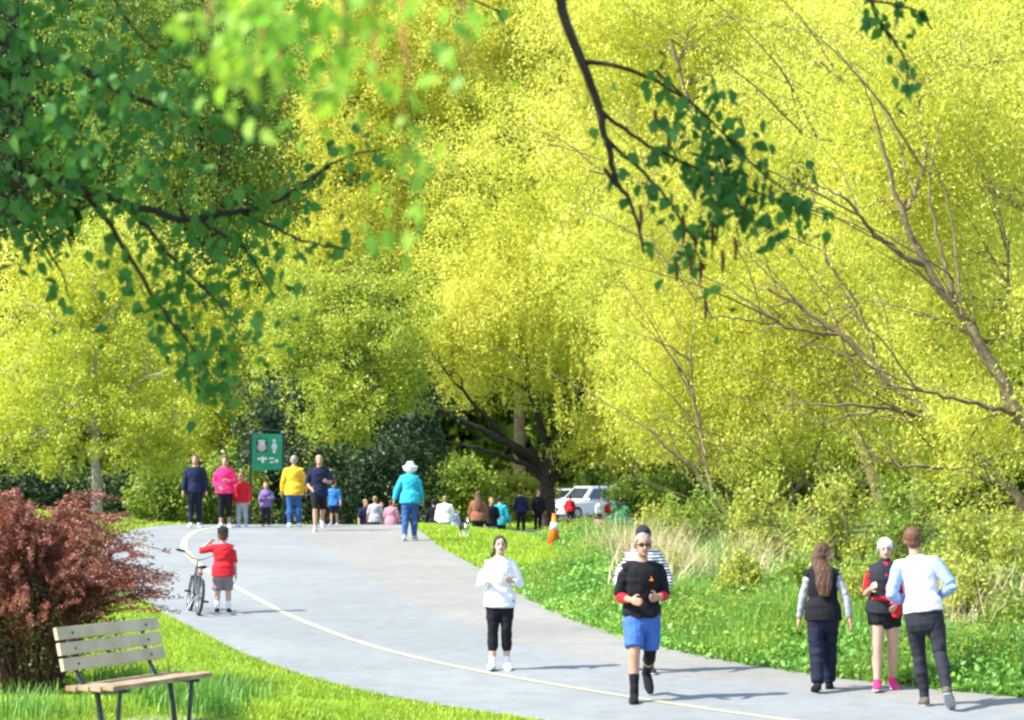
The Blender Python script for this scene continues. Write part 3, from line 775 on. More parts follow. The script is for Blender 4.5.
# the crown above the frame that keeps these branches in shade
up_ = np.concatenate([blob((-3.4, 6.6, 6.9), (2.0, 1.5, 1.1), 230), blob((-2.6, 7.9, 7.3), (2.6, 2.0, 1.3), 230), blob((-.4, 8.4, 7.2), (2.2, 1.4, 1.0), 90), blob((-4.2, 8.2, 6.2), (1.3, 1.8, 1.5), 150), blob((-3.3, 8, 5.2), (.8, 1.3, .8), 60)])
leaves("upper_crown", up_ + off, np.full(len(up_), .38), 26, .14, .10, LM['fore'], root)
# brown hanging catkins in the right-hand spray
ck = []
for px, py, ln in [(683, 215, 30), (690, 250, 26), (700, 262, 22), (712, 225, 26), (676, 262, 20), (722, 250, 24), (668, 128, 34), (655, 110, 26), (640, 205, 26), (705, 300, 20), (742, 205, 20), (735, 238, 22), (695, 232, 20)]:
    a = P(px, py, D); ck.append((np.stack([a, a + [.004, 0, -ln * .5 * D / F], a + [.001, 0, -ln * D / F]]) + off, np.array([.006, .008, .003])))
for c_ in ck: tubes("catkin", [c_], surf("catkin_brown", (0.20, 0.075, 0.04), (0.10, 0.035, 0.02), .9, 30), root, 6)
# twigs with lighter, lime-green leaves close to the lens
yl, ys_ = [], []
Dn = 3.1
for pts, n_ in [([(225, -60), (212, 0), (205, 40), (216, 80)], 26), ([(300, -60), (285, 0), (280, 50), (286, 110)], 40), ([(405, -60), (402, 0), (408, 90), (400, 190), (398, 240)], 34),
                ([(350, -60), (345, 0), (340, 50), (330, 95)], 34), ([(255, -70), (240, -10), (262, 35), (252, 80)], 36), ([(440, -70), (455, -10), (470, 30), (462, 60)], 14), ([(380, -60), (372, 20), (378, 70)], 22)]:
    c = curve([P(a_, b_, Dn + rng.normal() * .15) for a_, b_ in pts], 14, .0015)
    ys_.append((c + off, np.linspace(.0026, .0013, len(c))))
    i = rng.integers(2, len(c), int(n_ * 2.0))
    yl.append(c[i] + rng.normal(size=(int(n_ * 2.0), 3)) * .030)
c = curve([tb + [.5, 0, 5.2], np.array([-2.2, 6.2, 6.2]), np.array([-.9, 4.2, 5.0]), P(262, -72, Dn)], 14); ys_.append((c + off, np.linspace(.03, .006, len(c))))
c = curve([P(220, -64, Dn), P(262, -72, Dn), P(330, -70, Dn), P(405, -66, Dn), P(445, -74, Dn)], 14); ys_.append((c + off, np.linspace(.008, .004, len(c))))
tubes("twig", ys_, surf("near_twig", (0.32, 0.13, 0.05), (0.20, 0.08, 0.03), .8, 20), root, 5)
yl = np.concatenate(yl)
leaves("lime_leaves", yl + off, np.full(len(yl), .012), 1, .030, .019, LM['fore_lime'], root, droop=.5, ovate=True)
# ------------------------------------------------------------------ people
def tube_bm(bm, pts, rad, side=None, seg=12, cap=(.85, .85)):
    """A closed tapered tube; a radius may be a pair (across `side`, the other way)."""
    pts = [Vector(p) for p in pts]; n = len(pts)
    rings = []
    for i, p in enumerate(pts):
        t = (pts[min(i + 1, n - 1)] - pts[max(i - 1, 0)]).normalized()
        s = Vector(side) if side is not None else Vector((0.32, 0.2, 0.93) if abs(t.z) < .9 else (1, 0.05, 0))
        u = (s - t * s.dot(t)).normalized(); v = t.cross(u)
        r = rad[i] if isinstance(rad[i], (tuple, list)) else (rad[i], rad[i])
        rings.append((p, t, u, v, r))
    full = []
    p, t, u, v, r = rings[0]
    k = min(r)
    full += [(p - t * k * cap[0], u, v, (r[0] * .5, r[1] * .5)), (p - t * k * cap[0] * .6, u, v, (r[0] * .85, r[1] * .85))]
    full += [(p, u, v, r) for p, t, u, v, r in rings]
    p, t, u, v, r = rings[-1]
    k = min(r)
    full += [(p + t * k * cap[1] * .6, u, v, (r[0] * .85, r[1] * .85)), (p + t * k * cap[1], u, v, (r[0] * .5, r[1] * .5))]
    vs = []
    for p, u, v, r in full:
        vs.append([bm.verts.new(p + u * (math.cos(a) * r[0]) + v * (math.sin(a) * r[1])) for a in [2 * math.pi * j / seg for j in range(seg)]])
    for a, b in zip(vs, vs[1:]):
        for j in range(seg):
            bm.faces.new((a[j], a[(j + 1) % seg], b[(j + 1) % seg], b[j]))
    bm.faces.new(list(reversed(vs[0]))); bm.faces.new(vs[-1])

def ball_bm(bm, c, r, M=None, seg=16):
    m = Matrix.Translation(Vector(c)) @ (M.to_4x4() if M is not None else Matrix()) @ Matrix.Diagonal((*r, 1))
    bmesh.ops.create_uvsphere(bm, u_segments=seg, v_segments=seg * 3 // 4, radius=1.0, matrix=m)

def solid(name, bm, mat, parent, voxel, smooth=3, wrinkle=0.0, wscale=9.0, seed=0.0, zs=1.7):
    """Union of the overlapping pieces as one continuous surface (voxel remesh), softened, with optional cloth folds."""
    bmesh.ops.recalc_face_normals(bm, faces=bm.faces)
    me = bpy.data.meshes.new(name + "_raw"); bm.to_mesh(me); bm.free()
    ob = bpy.data.objects.new(name + "_raw", me); C.objects.link(ob)
    r = ob.modifiers.new("r", 'REMESH'); r.mode = 'VOXEL'; r.voxel_size = voxel
    s = ob.modifiers.new("s", 'SMOOTH'); s.iterations = smooth; s.factor = .5
    dg = bpy.context.evaluated_depsgraph_get()
    out = bpy.data.meshes.new_from_object(ob.evaluated_get(dg))
    bpy.data.objects.remove(ob); bpy.data.meshes.remove(me)
    out.name = name
    if wrinkle:
        n = len(out.vertices); co = np.zeros(n * 3, np.float32); no = np.zeros(n * 3, np.float32)
        out.vertices.foreach_get("co", co); out.vertices.foreach_get("normal", no)
        co = co.reshape(-1, 3); no = no.reshape(-1, 3)
        d = np.array([mnoise.noise((p[0] * wscale + seed, p[1] * wscale, p[2] * wscale * zs)) for p in co])
        co = co + no * (d * wrinkle)[:, None]
        out.vertices.foreach_set("co", co.astype(np.float32).ravel()); out.update()
    return link_mesh(name, out, mat, parent, True)

SKIN = surf("skin", (0.44, 0.25, 0.165), (0.38, 0.205, 0.13), .55, 14, spec=.35)
SKIN_PALE = surf("skin_pale", (0.52, 0.33, 0.245), (0.46, 0.27, 0.195), .55, 14, spec=.35)
EYE = surf("eye_dark", (0.04, 0.028, 0.02), None, .25)
LIP = surf("lip", (0.40, 0.15, 0.13), None, .5)
HAIR = {k: surf("hair_" + k, c, tuple(x * .55 for x in c), .6, 40, .5, 60) for k, c in dict(brown=(.10, .05, .028), dark=(.035, .022, .016), black=(.015, .012, .012), fair=(.34, .22, .10), grey=(.36, .31, .25), white=(.62, .60, .56), red=(.15, .068, .034)).items()}

class Body:
    """A posed skeleton: local frame with the person facing -Y, up +Z, joints from the pose angles (degrees)."""
    def __init__(s, H, pose, fem=False, child=False, build=1.0):
        s.H, s.fem, s.k, s.build = H, fem, (1.25 if child else 1.0), build
        p = dict(legA=(0, 0, 3), legB=(0, 0, 3), armA=(4, 8, 12, 0), armB=(4, 8, 12, 0), lean=2, yaw=0, nod=0, bob=0, footA=0, footB=0)
        p.update(pose); s.p = p
        r = math.radians
        D = lambda a, lat: Vector((lat, -math.sin(r(a)) * math.sqrt(max(0, 1 - lat * lat)), -math.cos(r(a)) * math.sqrt(max(0, 1 - lat * lat))))
        lk = .235 * (0.93 if child else 1); sk = .245 * (0.93 if child else 1)
        s.legs = []
        for key, sx in (('legA', -1), ('legB', 1)):
            a, k, ab = p[key]
            hip = Vector((sx * .05 * H, 0, 0))
            knee = hip + D(a, sx * math.sin(r(ab))) * lk * H
            ank = knee + D(a - k, sx * math.sin(r(ab)) * .3) * sk * H
            pit = r(p['foot' + key[-1]])
            f = Vector((sx * .14, -math.cos(pit), -math.sin(pit))).normalized()
            u = Vector((0, -math.sin(pit), math.cos(pit)))
            s.legs.append((hip, knee, ank, f, u))
        low = min(min((a - u * .04 * H).z, (a + f * .11 * H - u * .035 * H).z) for _, _, a, f, u in s.legs)
        dz = -low + p['bob'] * H
        s.legs = [(h + Vector((0, 0, dz)), k + Vector((0, 0, dz)), a + Vector((0, 0, dz)), f, u) for h, k, a, f, u in s.legs]
        s.hip = Vector((0, 0, dz))
        ln = r(p['lean'])
        s.up = Vector((0, -math.sin(ln), math.cos(ln)))
        s.at = lambda t: s.hip + s.up * (t * H)
        sw = (.090 if fem else .103) * build
        s.arms = []
        for key, sx in (('armA', -1), ('armB', 1)):
            a, ab, e, inn = p[key]
            sh = s.at(.274) + Vector((sx * sw * H, 0, 0))
            el_ = sh + D(a, sx * math.sin(r(ab))) * .172 * H
            fd = D(a + e, 0); q = Matrix.Rotation(r(inn) * -sx, 3, 'Z' if abs(fd.z) < .75 else 'Y')
            fa = (fd + Vector((-sx * math.sin(r(inn)) * 1.0, 0, 0))).normalized() if inn else (fd + Vector((sx * math.sin(r(ab)) * .5, 0, 0))).normalized()
            s.arms.append((sh, el_, el_ + fa * .148 * H, fa))
        s.R = Matrix.Rotation(r(p['yaw']), 3, 'Z') @ Matrix.Rotation(r(p['nod']), 3, 'X')
        s.neck = s.at(.325)
        s.head = s.neck + s.up * (.088 * H) + s.R @ Vector((0, -.012 * H, 0)) + Vector((0, 0, (s.k - 1) * .05 * H))
    def torso(s, t0, t1, inf=0.0, flare=0.0, bump=0.0):
        H = s.H; f = s.fem; b = s.build
        T = [-.06, -.03, .02, .06, .11, .17, .22, .262, .288, .312, .335]
        RX = [.070, .096, .101, .096, .080 if f else .086, .086 if f else .094, .092 if f else .102, .094 if f else .106, .084 if f else .094, .05, .032]
        RY = [.05, .064, .070, .066, .056, .064 if f else .064, .070 if f else .066, .060, .050, .038, .031]
        ts = [t0] + [t for t in T if t0 < t < t1] + [t1]
        if inf > 0: RX = [.104, .104] + RX[2:]; RY = [.072, .072] + RY[2:]
        pts = [s.at(t) + Vector((0, (.006 if t < .1 else -.004) * H, 0)) for t in ts]
        rad = [(np.interp(t, T, RX) * H * b + inf + flare * max(0, .12 - t) + (bump if t < .075 else 0), np.interp(t, T, RY) * H * b + inf + flare * max(0, .12 - t) + (bump if t < .075 else 0)) for t in ts]
        return pts, rad
    def leg(s, i, a0, a1, inf=0.0, flare=0.0):
        h, k, a, f, u = s.legs[i]; H = s.H
        S = [0, .25, .7, 1, 1.15, 1.35, 1.7, 2]; R = [.053, .051, .040, .033, .033, .035, .025, .021]
        w = 1.06 if s.fem else 1.0
        ss = sorted(set([a0, a1] + [x for x in (.12, .35, .6, .8, .95, 1.05, 1.2, 1.4, 1.6, 1.8) if a0 < x < a1]))
        pt = lambda x: h.lerp(k, x) if x <= 1 else k.lerp(a, x - 1)
        bow = lambda x: Vector((0, .010 * H * math.exp(-((x - 1.35) / .2) ** 2), 0))
        return [pt(x) + bow(x) for x in ss], [np.interp(x, S, R) * H * w * (.5 + .5 * s.build) + inf + flare * (x - a0) for x in ss]
    def arm(s, i, a0, a1, inf=0.0):
        sh, e, w, fa = s.arms[i]; H = s.H
        S = [0, .3, .8, 1, 1.2, 1.6, 2]; R = [.032, .030, .026, .0245, .0255, .021, .016]
        k = .88 if s.fem else 1.0
        ss = sorted(set([a0, a1] + [x for x in (.15, .4, .7, .9, 1.0, 1.1, 1.35, 1.7) if a0 < x < a1]))
        P_ = [sh.lerp(e, x) if x <= 1 else e.lerp(w, x - 1) for x in ss]; Q_ = [np.interp(x, S, R) * H * k + inf for x in ss]
        if a0 == 0:                                  # round off the shoulder into the torso
            c = s.at(.272)
            P_ = [c.lerp(sh, .35), c.lerp(sh, .75) + s.up * .004 * H, sh.lerp(e, .03) + (sh - c) * .03] + P_[1:]
            Q_ = [Q_[0] * .95, Q_[0] * .98, Q_[0]] + Q_[1:]
        return P_, Q_

def add_hand(bm, B, i, curl=35):
    sh, e, w, fa = B.arms[i]; H = B.H; sx = -1 if i == 0 else 1
    L = .1 * H
    inw = Vector((-sx, 0, 0)); n = (inw - fa * inw.dot(fa))
    if n.length < .2: n = Vector((0, 0, -1)) - fa * -fa.z
    n.normalize()                                   # palm looks inward
    lat = fa.cross(n).normalized()
    if lat.dot(Vector((0, -1, .3))) < 0: lat = -lat   # thumb side: forward / up
    tube_bm(bm, [w, w + fa * L * .2, w + fa * L * .46], [(.017 * H, .012 * H), (.025 * H, .0115 * H), (.026 * H, .010 * H)], side=lat, seg=10)
    for j, (o, ln) in enumerate(((.019, .44), (.0065, .50), (-.0065, .47), (-.019, .36))):
        p = w + fa * L * .44 + lat * o * H; d = fa.copy(); pts = [p - fa * .01 * H]
        for q in range(3):
            d = (d + n * math.tan(math.radians(curl * (.5 + .35 * q)) * .55)).normalized()
            p = p + d * L * ln * (.42, .32, .26)[q]; pts.append(p.copy())
        tube_bm(bm, pts, [.0058 * H, .0056 * H, .005 * H, .0042 * H], seg=8)
    p = w + fa * L * .14 + lat * .016 * H
    d = (fa * .65 + lat * .65 + n * .3).normalized()
    q = p + d * L * .27; r_ = q + (fa * .85 + lat * .15 + n * .4).normalized() * L * .22
    tube_bm(bm, [p, q, r_], [.0085 * H, .0065 * H, .005 * H], seg=8)

def person(label, at_, H, heading, pose, outfit, fem=False, child=False, group=None, near=False, build=1.0, skin=None, tilt=0):
    """outfit: list of (kind, params); clothes, hair and things worn are children of the body."""
    x, y = at_
    skin = skin or SKIN
    B = Body(H, pose, fem, child, build)
    vx = .0075 if near else .011
    seed = rng.random() * 50
    bm = bmesh.new()
    kinds = {k for k, _ in outfit}
    p, r = B.torso(-.05, .335, -.002); tube_bm(bm, p, r, side=(1, 0, 0), seg=16)
    for i in (0, 1):
        p, r = B.leg(i, 0, 2); tube_bm(bm, p, r)
        p, r = B.arm(i, 0, 2); tube_bm(bm, p, r)
        add_hand(bm, B, i, pose.get('curl', 35))
        h, k, a, f, u = B.legs[i]
        tube_bm(bm, [a - f * .022 * H - u * .018 * H, a + f * .03 * H - u * .016 * H, a + f * .085 * H - u * .026 * H, a + f * .11 * H - u * .03 * H], [.019 * H, .021 * H, .0185 * H, .013 * H])
    k = B.k; hd = B.head; R = B.R
    hp = lambda x, y, z: hd + R @ (Vector((x, y, z)) * H * k)
    tube_bm(bm, [B.neck - B.up * .02 * H, B.neck + B.up * .02 * H, hp(0, .012, -.035)], [.036 * H, .031 * H, .03 * H * k])
    ball_bm(bm, hp(0, .004, .012), (.0435 * H * k, .054 * H * k, .053 * H * k), R)
    ball_bm(bm, hp(0, -.012, -.027), (.034 * H * k, .040 * H * k, .040 * H * k), R)
    ball_bm(bm, hp(0, -.036, -.050), (.016 * H * k, .014 * H * k, .012 * H * k), R, 10)
    tube_bm(bm, [hp(0, -.048, .008), hp(0, -.056, -.008), hp(0, -.060, -.016)], [.005 * H, .0065 * H, .0085 * H], seg=8)
    for sx in (-1, 1):
        ball_bm(bm, hp(sx * .044, .008, -.004), (.006 * H * k, .012 * H * k, .018 * H * k), R, 8)
    body = solid("person", bm, skin, None, vx, 3)
    body.location = (x, y, g1(x, y) + .012)
    body.rotation_euler = (0, math.radians(tilt), math.radians(heading))
    tag(body, label, "person", group)
    lips = []
    me = body.data
    if near:
        me.materials.append(LIP)
        c = hp(0, -.052, -.034)
        for pl in me.polygons:
            d = R.transposed() @ (pl.center - c)
            if abs(d.x) < .014 * H * k and abs(d.z) < .0055 * H * k and d.y < .02 * H: pl.material_index = 1
        for sx in (-1, 1):
            b2 = bmesh.new(); ball_bm(b2, hp(sx * .0175, -.0475, .005), (.0072 * H * k, .0048 * H * k, .0042 * H * k), R, 10)
            from_bm("eye", b2, EYE, body, True)
            b2 = bmesh.new(); tube_bm(b2, [hp(sx * .008, -.052, .0165), hp(sx * .018, -.0505, .0195), hp(sx * .028, -.044, .0165)], [.0018 * H] * 3, seg=6)
            from_bm("eyebrow", b2, HAIR['brown'], body, True)
    for kind, o in outfit:
        mat = o.get('mat')
        bm = bmesh.new()
        if kind == 'top':                           # shirts, jackets
            inf = o.get('inf', .012); hem = o.get('hem', -.03)
            p, r = B.torso(hem, o.get('neck', .318), inf, o.get('flare', .05), .012); tube_bm(bm, p, r, side=(1, 0, 0), seg=18, cap=(.12, .3))
            for i in (0, 1):
                p, r = B.arm(i, 0, o.get('sleeve', 1.9), .004 + inf * .65); tube_bm(bm, p, r, cap=(.85, .15))
            ob = solid(o.get('name', 'shirt'), bm, mat, body, vx * 1.15, 3, o.get('wr', .011), 10, seed)
        elif kind == 'sleeve':                      # part of the sleeves in another colour
            for i in (0, 1):
                bm = bmesh.new(); p, r = B.arm(i, o['a0'], o['a1'], o.get('inf', .015)); tube_bm(bm, p, r)
                solid(o.get('name', 'sleeve'), bm, mat, body, vx, 2, .006, 14, seed)
            continue
        elif kind == 'vest':
            inf = o.get('inf', .029)
            p, r = B.torso(o.get('hem', -.03), .30, inf, .025, .010); tube_bm(bm, p, r, side=(1, 0, 0), seg=18, cap=(.12, .5))
            tube_bm(bm, [B.at(.29), B.at(.33)], [(.058 * H, .046 * H), (.04 * H, .042 * H)], side=(1, 0, 0))
            for i in (0, 1):
                p, r = B.arm(i, 0, .10, inf * .62); tube_bm(bm, p, r, cap=(.85, .15))
            solid(o.get('name', 'vest'), bm, mat, body, vx * 1.15, 2, .007, 8, seed)
        elif kind == 'legs':                        # trousers, shorts, leggings
            inf = o.get('inf', .012)
            p, r = B.torso(-.055, o.get('waist', .03), inf * .8 + .002); tube_bm(bm, p, r, side=(1, 0, 0), seg=16)
            for i in (0, 1):
                p, r = B.leg(i, 0, o.get('to', 1.95), inf, o.get('flare', 0)); tube_bm(bm, p, r, cap=(.85, .12))
            solid(o.get('name', 'trousers'), bm, mat, body, vx * 1.15, 3, o.get('wr', .012), 9, seed)
        elif kind == 'shoes':
            for i in (0, 1):
                bm = bmesh.new(); h, kk, a, f, u = B.legs[i]
                sd = f.cross(u)
                tube_bm(bm, [a - f * .026 * H - u * .016 * H, a + f * .0 * H - u * .014 * H, a + f * .05 * H - u * .018 * H, a + f * .095 * H - u * .024 * H, a + f * .122 * H - u * .028 * H],
                        [(.023 * H, .024 * H), (.026 * H, .026 * H), (.029 * H, .022 * H), (.028 * H, .017 * H), (.018 * H, .011 * H)], side=sd)
                tube_bm(bm, [a + u * (.045 if o.get('high') else .012) * H, a - u * .015 * H], [.027 * H, .027 * H])
                sh = solid("shoe", bm, mat, body, vx * .9, 2)
                bm = bmesh.new()
                tube_bm(bm, [a - f * .034 * H - u * .036 * H, a + f * .02 * H - u * .036 * H, a + f * .085 * H - u * .037 * H, a + f * .125 * H - u * .036 * H],
                        [(.024 * H, .006 * H), (.026 * H, .006 * H), (.030 * H, .006 * H), (.018 * H, .006 * H)], side=sd)
                from_bm("sole", bm, o.get('sole', WHITE), sh, True)
            continue
        elif kind == 'socks':
            for i in (0, 1):
                bm = bmesh.new(); p, r = B.leg(i, o.get('from', 1.75), 1.98, .006); tube_bm(bm, p, r); from_bm("sock", bm, mat, body, True)
            continue
        elif kind == 'kneeband':
            p, r = B.leg(o['i'], .86, o.get('to', 1.3), .010); tube_bm(bm, p, r); from_bm("knee_brace", bm, mat, body, True)
        elif kind == 'hair':
            st_ = o.get('style', 'short')
            ball_bm(bm, hp(0, .014, .022), (.049 * H * k, .056 * H * k, .054 * H * k), R)
            if st_ != 'short': ball_bm(bm, hp(0, .03, -.01), (.045 * H * k, .04 * H * k, .05 * H * k), R)
            else: ball_bm(bm, hp(0, .03, -.012), (.041 * H * k, .034 * H * k, .038 * H * k), R)
            for sx in (-1, 1):
                tube_bm(bm, [hp(sx * .036, -.018, .035), hp(sx * .045, -.004, .012), hp(sx * .044, .014, -.015)], [.010 * H, .009 * H, .010 * H])
            if st_ == 'long':
                tube_bm(bm, [hp(0, .03, .02), hp(0, .048, -.05), B.neck + Vector((0, .066 * H, -.03 * H)), B.neck + Vector((0, .092 * H, -.12 * H)), B.neck + Vector((0, .098 * H, -.19 * H))],
                        [(.047 * H, .034 * H), (.054 * H, .032 * H), (.062 * H, .024 * H), (.058 * H, .02 * H), (.036 * H, .012 * H)], side=(1, 0, 0))
            if st_ == 'pony':
                tube_bm(bm, [hp(0, .05, .025), hp(.02, .075, .0), hp(.035, .082, -.05), hp(.045, .075, -.1)], [.014 * H, .02 * H, .018 * H, .007 * H])
            if st_ == 'side':
                tube_bm(bm, [hp(-.01, .045, -.0), hp(-.04, .04, -.045), hp(-.062, .03, -.078)], [.018 * H, .021 * H, .012 * H])
            solid("hair", bm, mat, body, vx * .8, 2, .007, 55, seed, .10)
        elif kind == 'cap':
            ball_bm(bm, hp(0, .006, .030), (.050 * H * k, .060 * H * k, .042 * H * k), R)
            if o.get('brim', 'front') == 'front':
                tube_bm(bm, [hp(0, -.04, .028), hp(0, -.085, .022)], [(.038 * H * k, .006 * H), (.024 * H * k, .005 * H)], side=R @ Vector((1, 0, 0)))
            elif o['brim'] == 'wide':
                tube_bm(bm, [hp(0, 0.004, .012), hp(0, 0.004, .020)], [(.098 * H * k, .098 * H * k), (.06 * H * k, .06 * H * k)], side=R @ Vector((1, 0, 0)), seg=22)
            solid(o.get('name', 'cap'), bm, mat, body, vx * .8, 2, .004, 20, seed)
        elif kind == 'helmet':
            ball_bm(bm, hp(0, .004, .026), (.052 * H * k, .062 * H * k, .052 * H * k), R)
            for a_ in range(-2, 3):
                w_ = a_ * .021; q_ = math.sqrt(max(.1, 1 - (w_ / .062) ** 2))
                tube_bm(bm, [hp(w_, .006 + .070 * q_ * math.cos(t_), .022 + .063 * q_ * math.sin(t_)) for t_ in np.linspace(.12, math.pi - .12, 9)], [.0095 * H] * 9, seg=8)
            solid("helmet", bm, mat, body, vx * .75, 1)
            bm = bmesh.new()
            for sx in (-1, 1): tube_bm(bm, [hp(sx * .047, 0, .01), hp(sx * .038, -.015, -.05), hp(0, -.02, -.075)], [.004 * H] * 3, seg=6)
            from_bm("chin_strap", bm, mat, body, True)
            continue
        elif kind == 'glasses':
            for sx in (-1, 1):
                ball_bm(bm, hp(sx * .019, -.053, .006), (.0165 * H, .006 * H, .0105 * H), R, 12)
                tube_bm(bm, [hp(sx * .033, -.046, .009), hp(sx * .046, .005, .006)], [.0022 * H] * 2, seg=6)
            tube_bm(bm, [hp(-.012, -.056, .010), hp(.012, -.056, .010)], [.0025 * H] * 2, seg=6)
            from_bm("sunglasses", bm, mat, body, True)
        elif kind == 'badge':                       # a small mark printed on the chest
            p = B.at(.215) + Vector((o['x'] * H, 0, 0)); yy = -(.066 * H + .046)
            pts = [(p.x + dx * H, yy, p.z + dz * H) for dx, dz in ((-.016, -.008), (.016, -.008), (.008, .004), (.0, .018), (-.008, .004))]
            a_ = [bm.verts.new(q) for q in pts]; b_ = [bm.verts.new((q[0], q[1] + .02, q[2])) for q in pts]
            bm.faces.new(a_); bm.faces.new(list(reversed(b_)))
            for j in range(5): bm.faces.new((a_[j], a_[(j + 1) % 5], b_[(j + 1) % 5], b_[j]))
            from_bm("chest_badge", bm, mat, body)
        elif kind == 'number':                      # a white number 3-like patch on a child's back or chest
            p = B.at(.19); yy = o.get('side', -1) * (.066 * H + .02)
            ball_bm(bm, (p.x, yy, p.z), (.035 * H, .012, .042 * H), None, 12); from_bm("shirt_number", bm, mat, body, True)
        elif kind == 'stripe':                      # open front of a vest showing the shirt below
            p = B.at(.16)
            tube_bm(bm, [B.at(.315) + Vector((0, -.046 * H, 0)), B.at(.24) + Vector((0, -.074 * H, 0)), B.at(.15) + Vector((.004, -.078 * H, 0))], [(.020 * H, .02), (.026 * H, .018), (.010 * H, .014)], side=(1, 0, 0)); from_bm(o.get('name', 'shirt_front'), bm, mat, body, True)
        elif kind == 'bundle':                      # jacket tied at the waist
            tube_bm(bm, [B.at(.10) + Vector((.06 * H, -.07 * H, 0)), B.at(.05) + Vector((.07 * H, -.085 * H, 0)), B.at(-.02) + Vector((.066 * H, -.09 * H, 0))], [(.035 * H, .03 * H), (.045 * H, .035 * H), (.03 * H, .024 * H)], side=(1, 0, 0))
            tube_bm(bm, [B.at(.085) + Vector((-.08 * H, -.05 * H, 0)), B.at(.085) + Vector((0, -.08 * H, 0)), B.at(.085) + Vector((.06 * H, -.075 * H, 0))], [.016 * H] * 3)
            solid(o['name'], bm, mat, body, vx, 2, .012, 14, seed)
    return body

WHITE = cloth("white", (.78, .79, .82))
K = dict(white=WHITE, black=cloth("black", (.010, .010, .013)), charcoal=cloth("charcoal", (.022, .024, .032)), navy=cloth("navy", (.012, .018, .05)), darknavy=cloth("darknavy", (.010, .014, .032)),
         red=cloth("red", (.58, .02, .03)), pink=cloth("pink", (.72, .03, .16)), hotpink=cloth("hotpink", (.75, .04, .18)), yellow=cloth("yellow", (.70, .40, .03)), blue=cloth("blue", (.05, .13, .40)),
         jeans=cloth("jeans", (.03, .09, .26)), turq=cloth("turquoise", (.03, .38, .55)), teal=cloth("teal", (.02, .32, .38)), purple=cloth("purple", (.20, .13, .36)), grey=cloth("grey", (.36, .37, .40)),
         lightgrey=cloth("lightgrey", (.34, .35, .38)), paleblue=cloth("paleblue", (.27, .37, .62)), royal=cloth("royal", (.03, .16, .42)), brown=cloth("brown", (.24, .10, .06)), greybrown=cloth("greybrown", (.22, .17, .17)),
         green=cloth("green", (.10, .28, .14)), shoebrown=cloth("shoebrown", (.12, .10, .08)), shoegrey=cloth("shoegrey", (.30, .32, .38)), gold=cloth("gold", (.5, .3, .05)), orange=cloth("orange", (.85, .22, .03)), lav=cloth("lavender", (.45, .42, .62)))

def striped(name, c1, c2, scale, axis='Z', both=False):
    m, nt, p = node_mat(name)
    tc = nt.nodes.new("ShaderNodeTexCoord")
    prev = None
    for ax in ([axis] + (['X'] if both else [])):
        w = nt.nodes.new("ShaderNodeTexWave"); w.bands_direction = ax; w.inputs["Scale"].default_value = scale; w.inputs["Distortion"].default_value = .3
        nt.links.new(tc.outputs["Object"], w.inputs["Vector"])
        r = nt.nodes.new("ShaderNodeValToRGB"); r.color_ramp.elements[0].position = .46; r.color_ramp.elements[1].position = .54
        r.color_ramp.elements[0].color = (*c1, 1); r.color_ramp.elements[1].color = (*c2, 1)
        nt.links.new(w.outputs["Fac"], r.inputs["Fac"])
        if prev is None: prev = r.outputs["Color"]
        else:
            mx = nt.nodes.new("ShaderNodeMix"); mx.data_type = 'RGBA'; mx.inputs[0].default_value = .5
            nt.links.new(prev, mx.inputs[6]); nt.links.new(r.outputs["Color"], mx.inputs[7]); prev = mx.outputs[2]
    nt.links.new(prev, p.inputs["Base Color"]); p.inputs["Roughness"].default_value = .85
    return m
STRIPE = striped("cloth_black_white_stripes", (.02, .02, .03), (.75, .75, .76), 9.0)
PLAID = striped("cloth_pink_plaid", (.42, .08, .16), (.62, .34, .42), 7.0, 'Z', True)
CHECK = striped("cloth_grey_check", (.10, .085, .095), (.24, .20, .21), 9.0, 'Z', True)

GN = "people close by on the path"
T = lambda **k: ('top', k)
# the three on the right
person("woman seen from behind in black vest, grey sleeves and navy trousers with long brown hair", ground_at(823, 692), 1.62, 178,
       dict(legA=(14, 4, 0), legB=(-12, 12, 0), armA=(-18, 20, 16, 0), armB=(10, 15, 6, 0), yaw=-62, lean=1, footB=10),
       [T(mat=K['lightgrey'], sleeve=1.92, inf=.010, hem=0), ('vest', dict(mat=K['black'], hem=-.035)), ('legs', dict(mat=K['darknavy'], to=1.95, inf=.010, flare=.012)), ('shoes', dict(mat=K['black'], sole=K['black'])), ('hair', dict(mat=HAIR['brown'], style='long'))], fem=True, near=True, build=.98, group=GN)
person("woman facing us in white cap, black padded vest, red shirt and pink shoes", ground_at(885, 691), 1.64, -4,
       dict(legA=(9, 4, 1), legB=(-8, 10, 1), armA=(-8, 12, 118, 10), armB=(-6, 10, 70, 25), yaw=0, lean=2, footB=14, nod=6),
       [T(mat=K['red'], sleeve=.95, inf=.010, hem=.02), ('vest', dict(mat=K['charcoal'], hem=-.01)), ('stripe', dict(mat=K['red'])), ('legs', dict(mat=K['black'], name='shorts', to=.42, inf=.014)),
        ('bundle', dict(mat=K['red'], name='tied_jacket')), ('shoes', dict(mat=K['hotpink'])), ('hair', dict(mat=HAIR['white'])), ('cap', dict(mat=K['white'], brim='none'))], fem=True, near=True, group=GN, skin=SKIN_PALE)
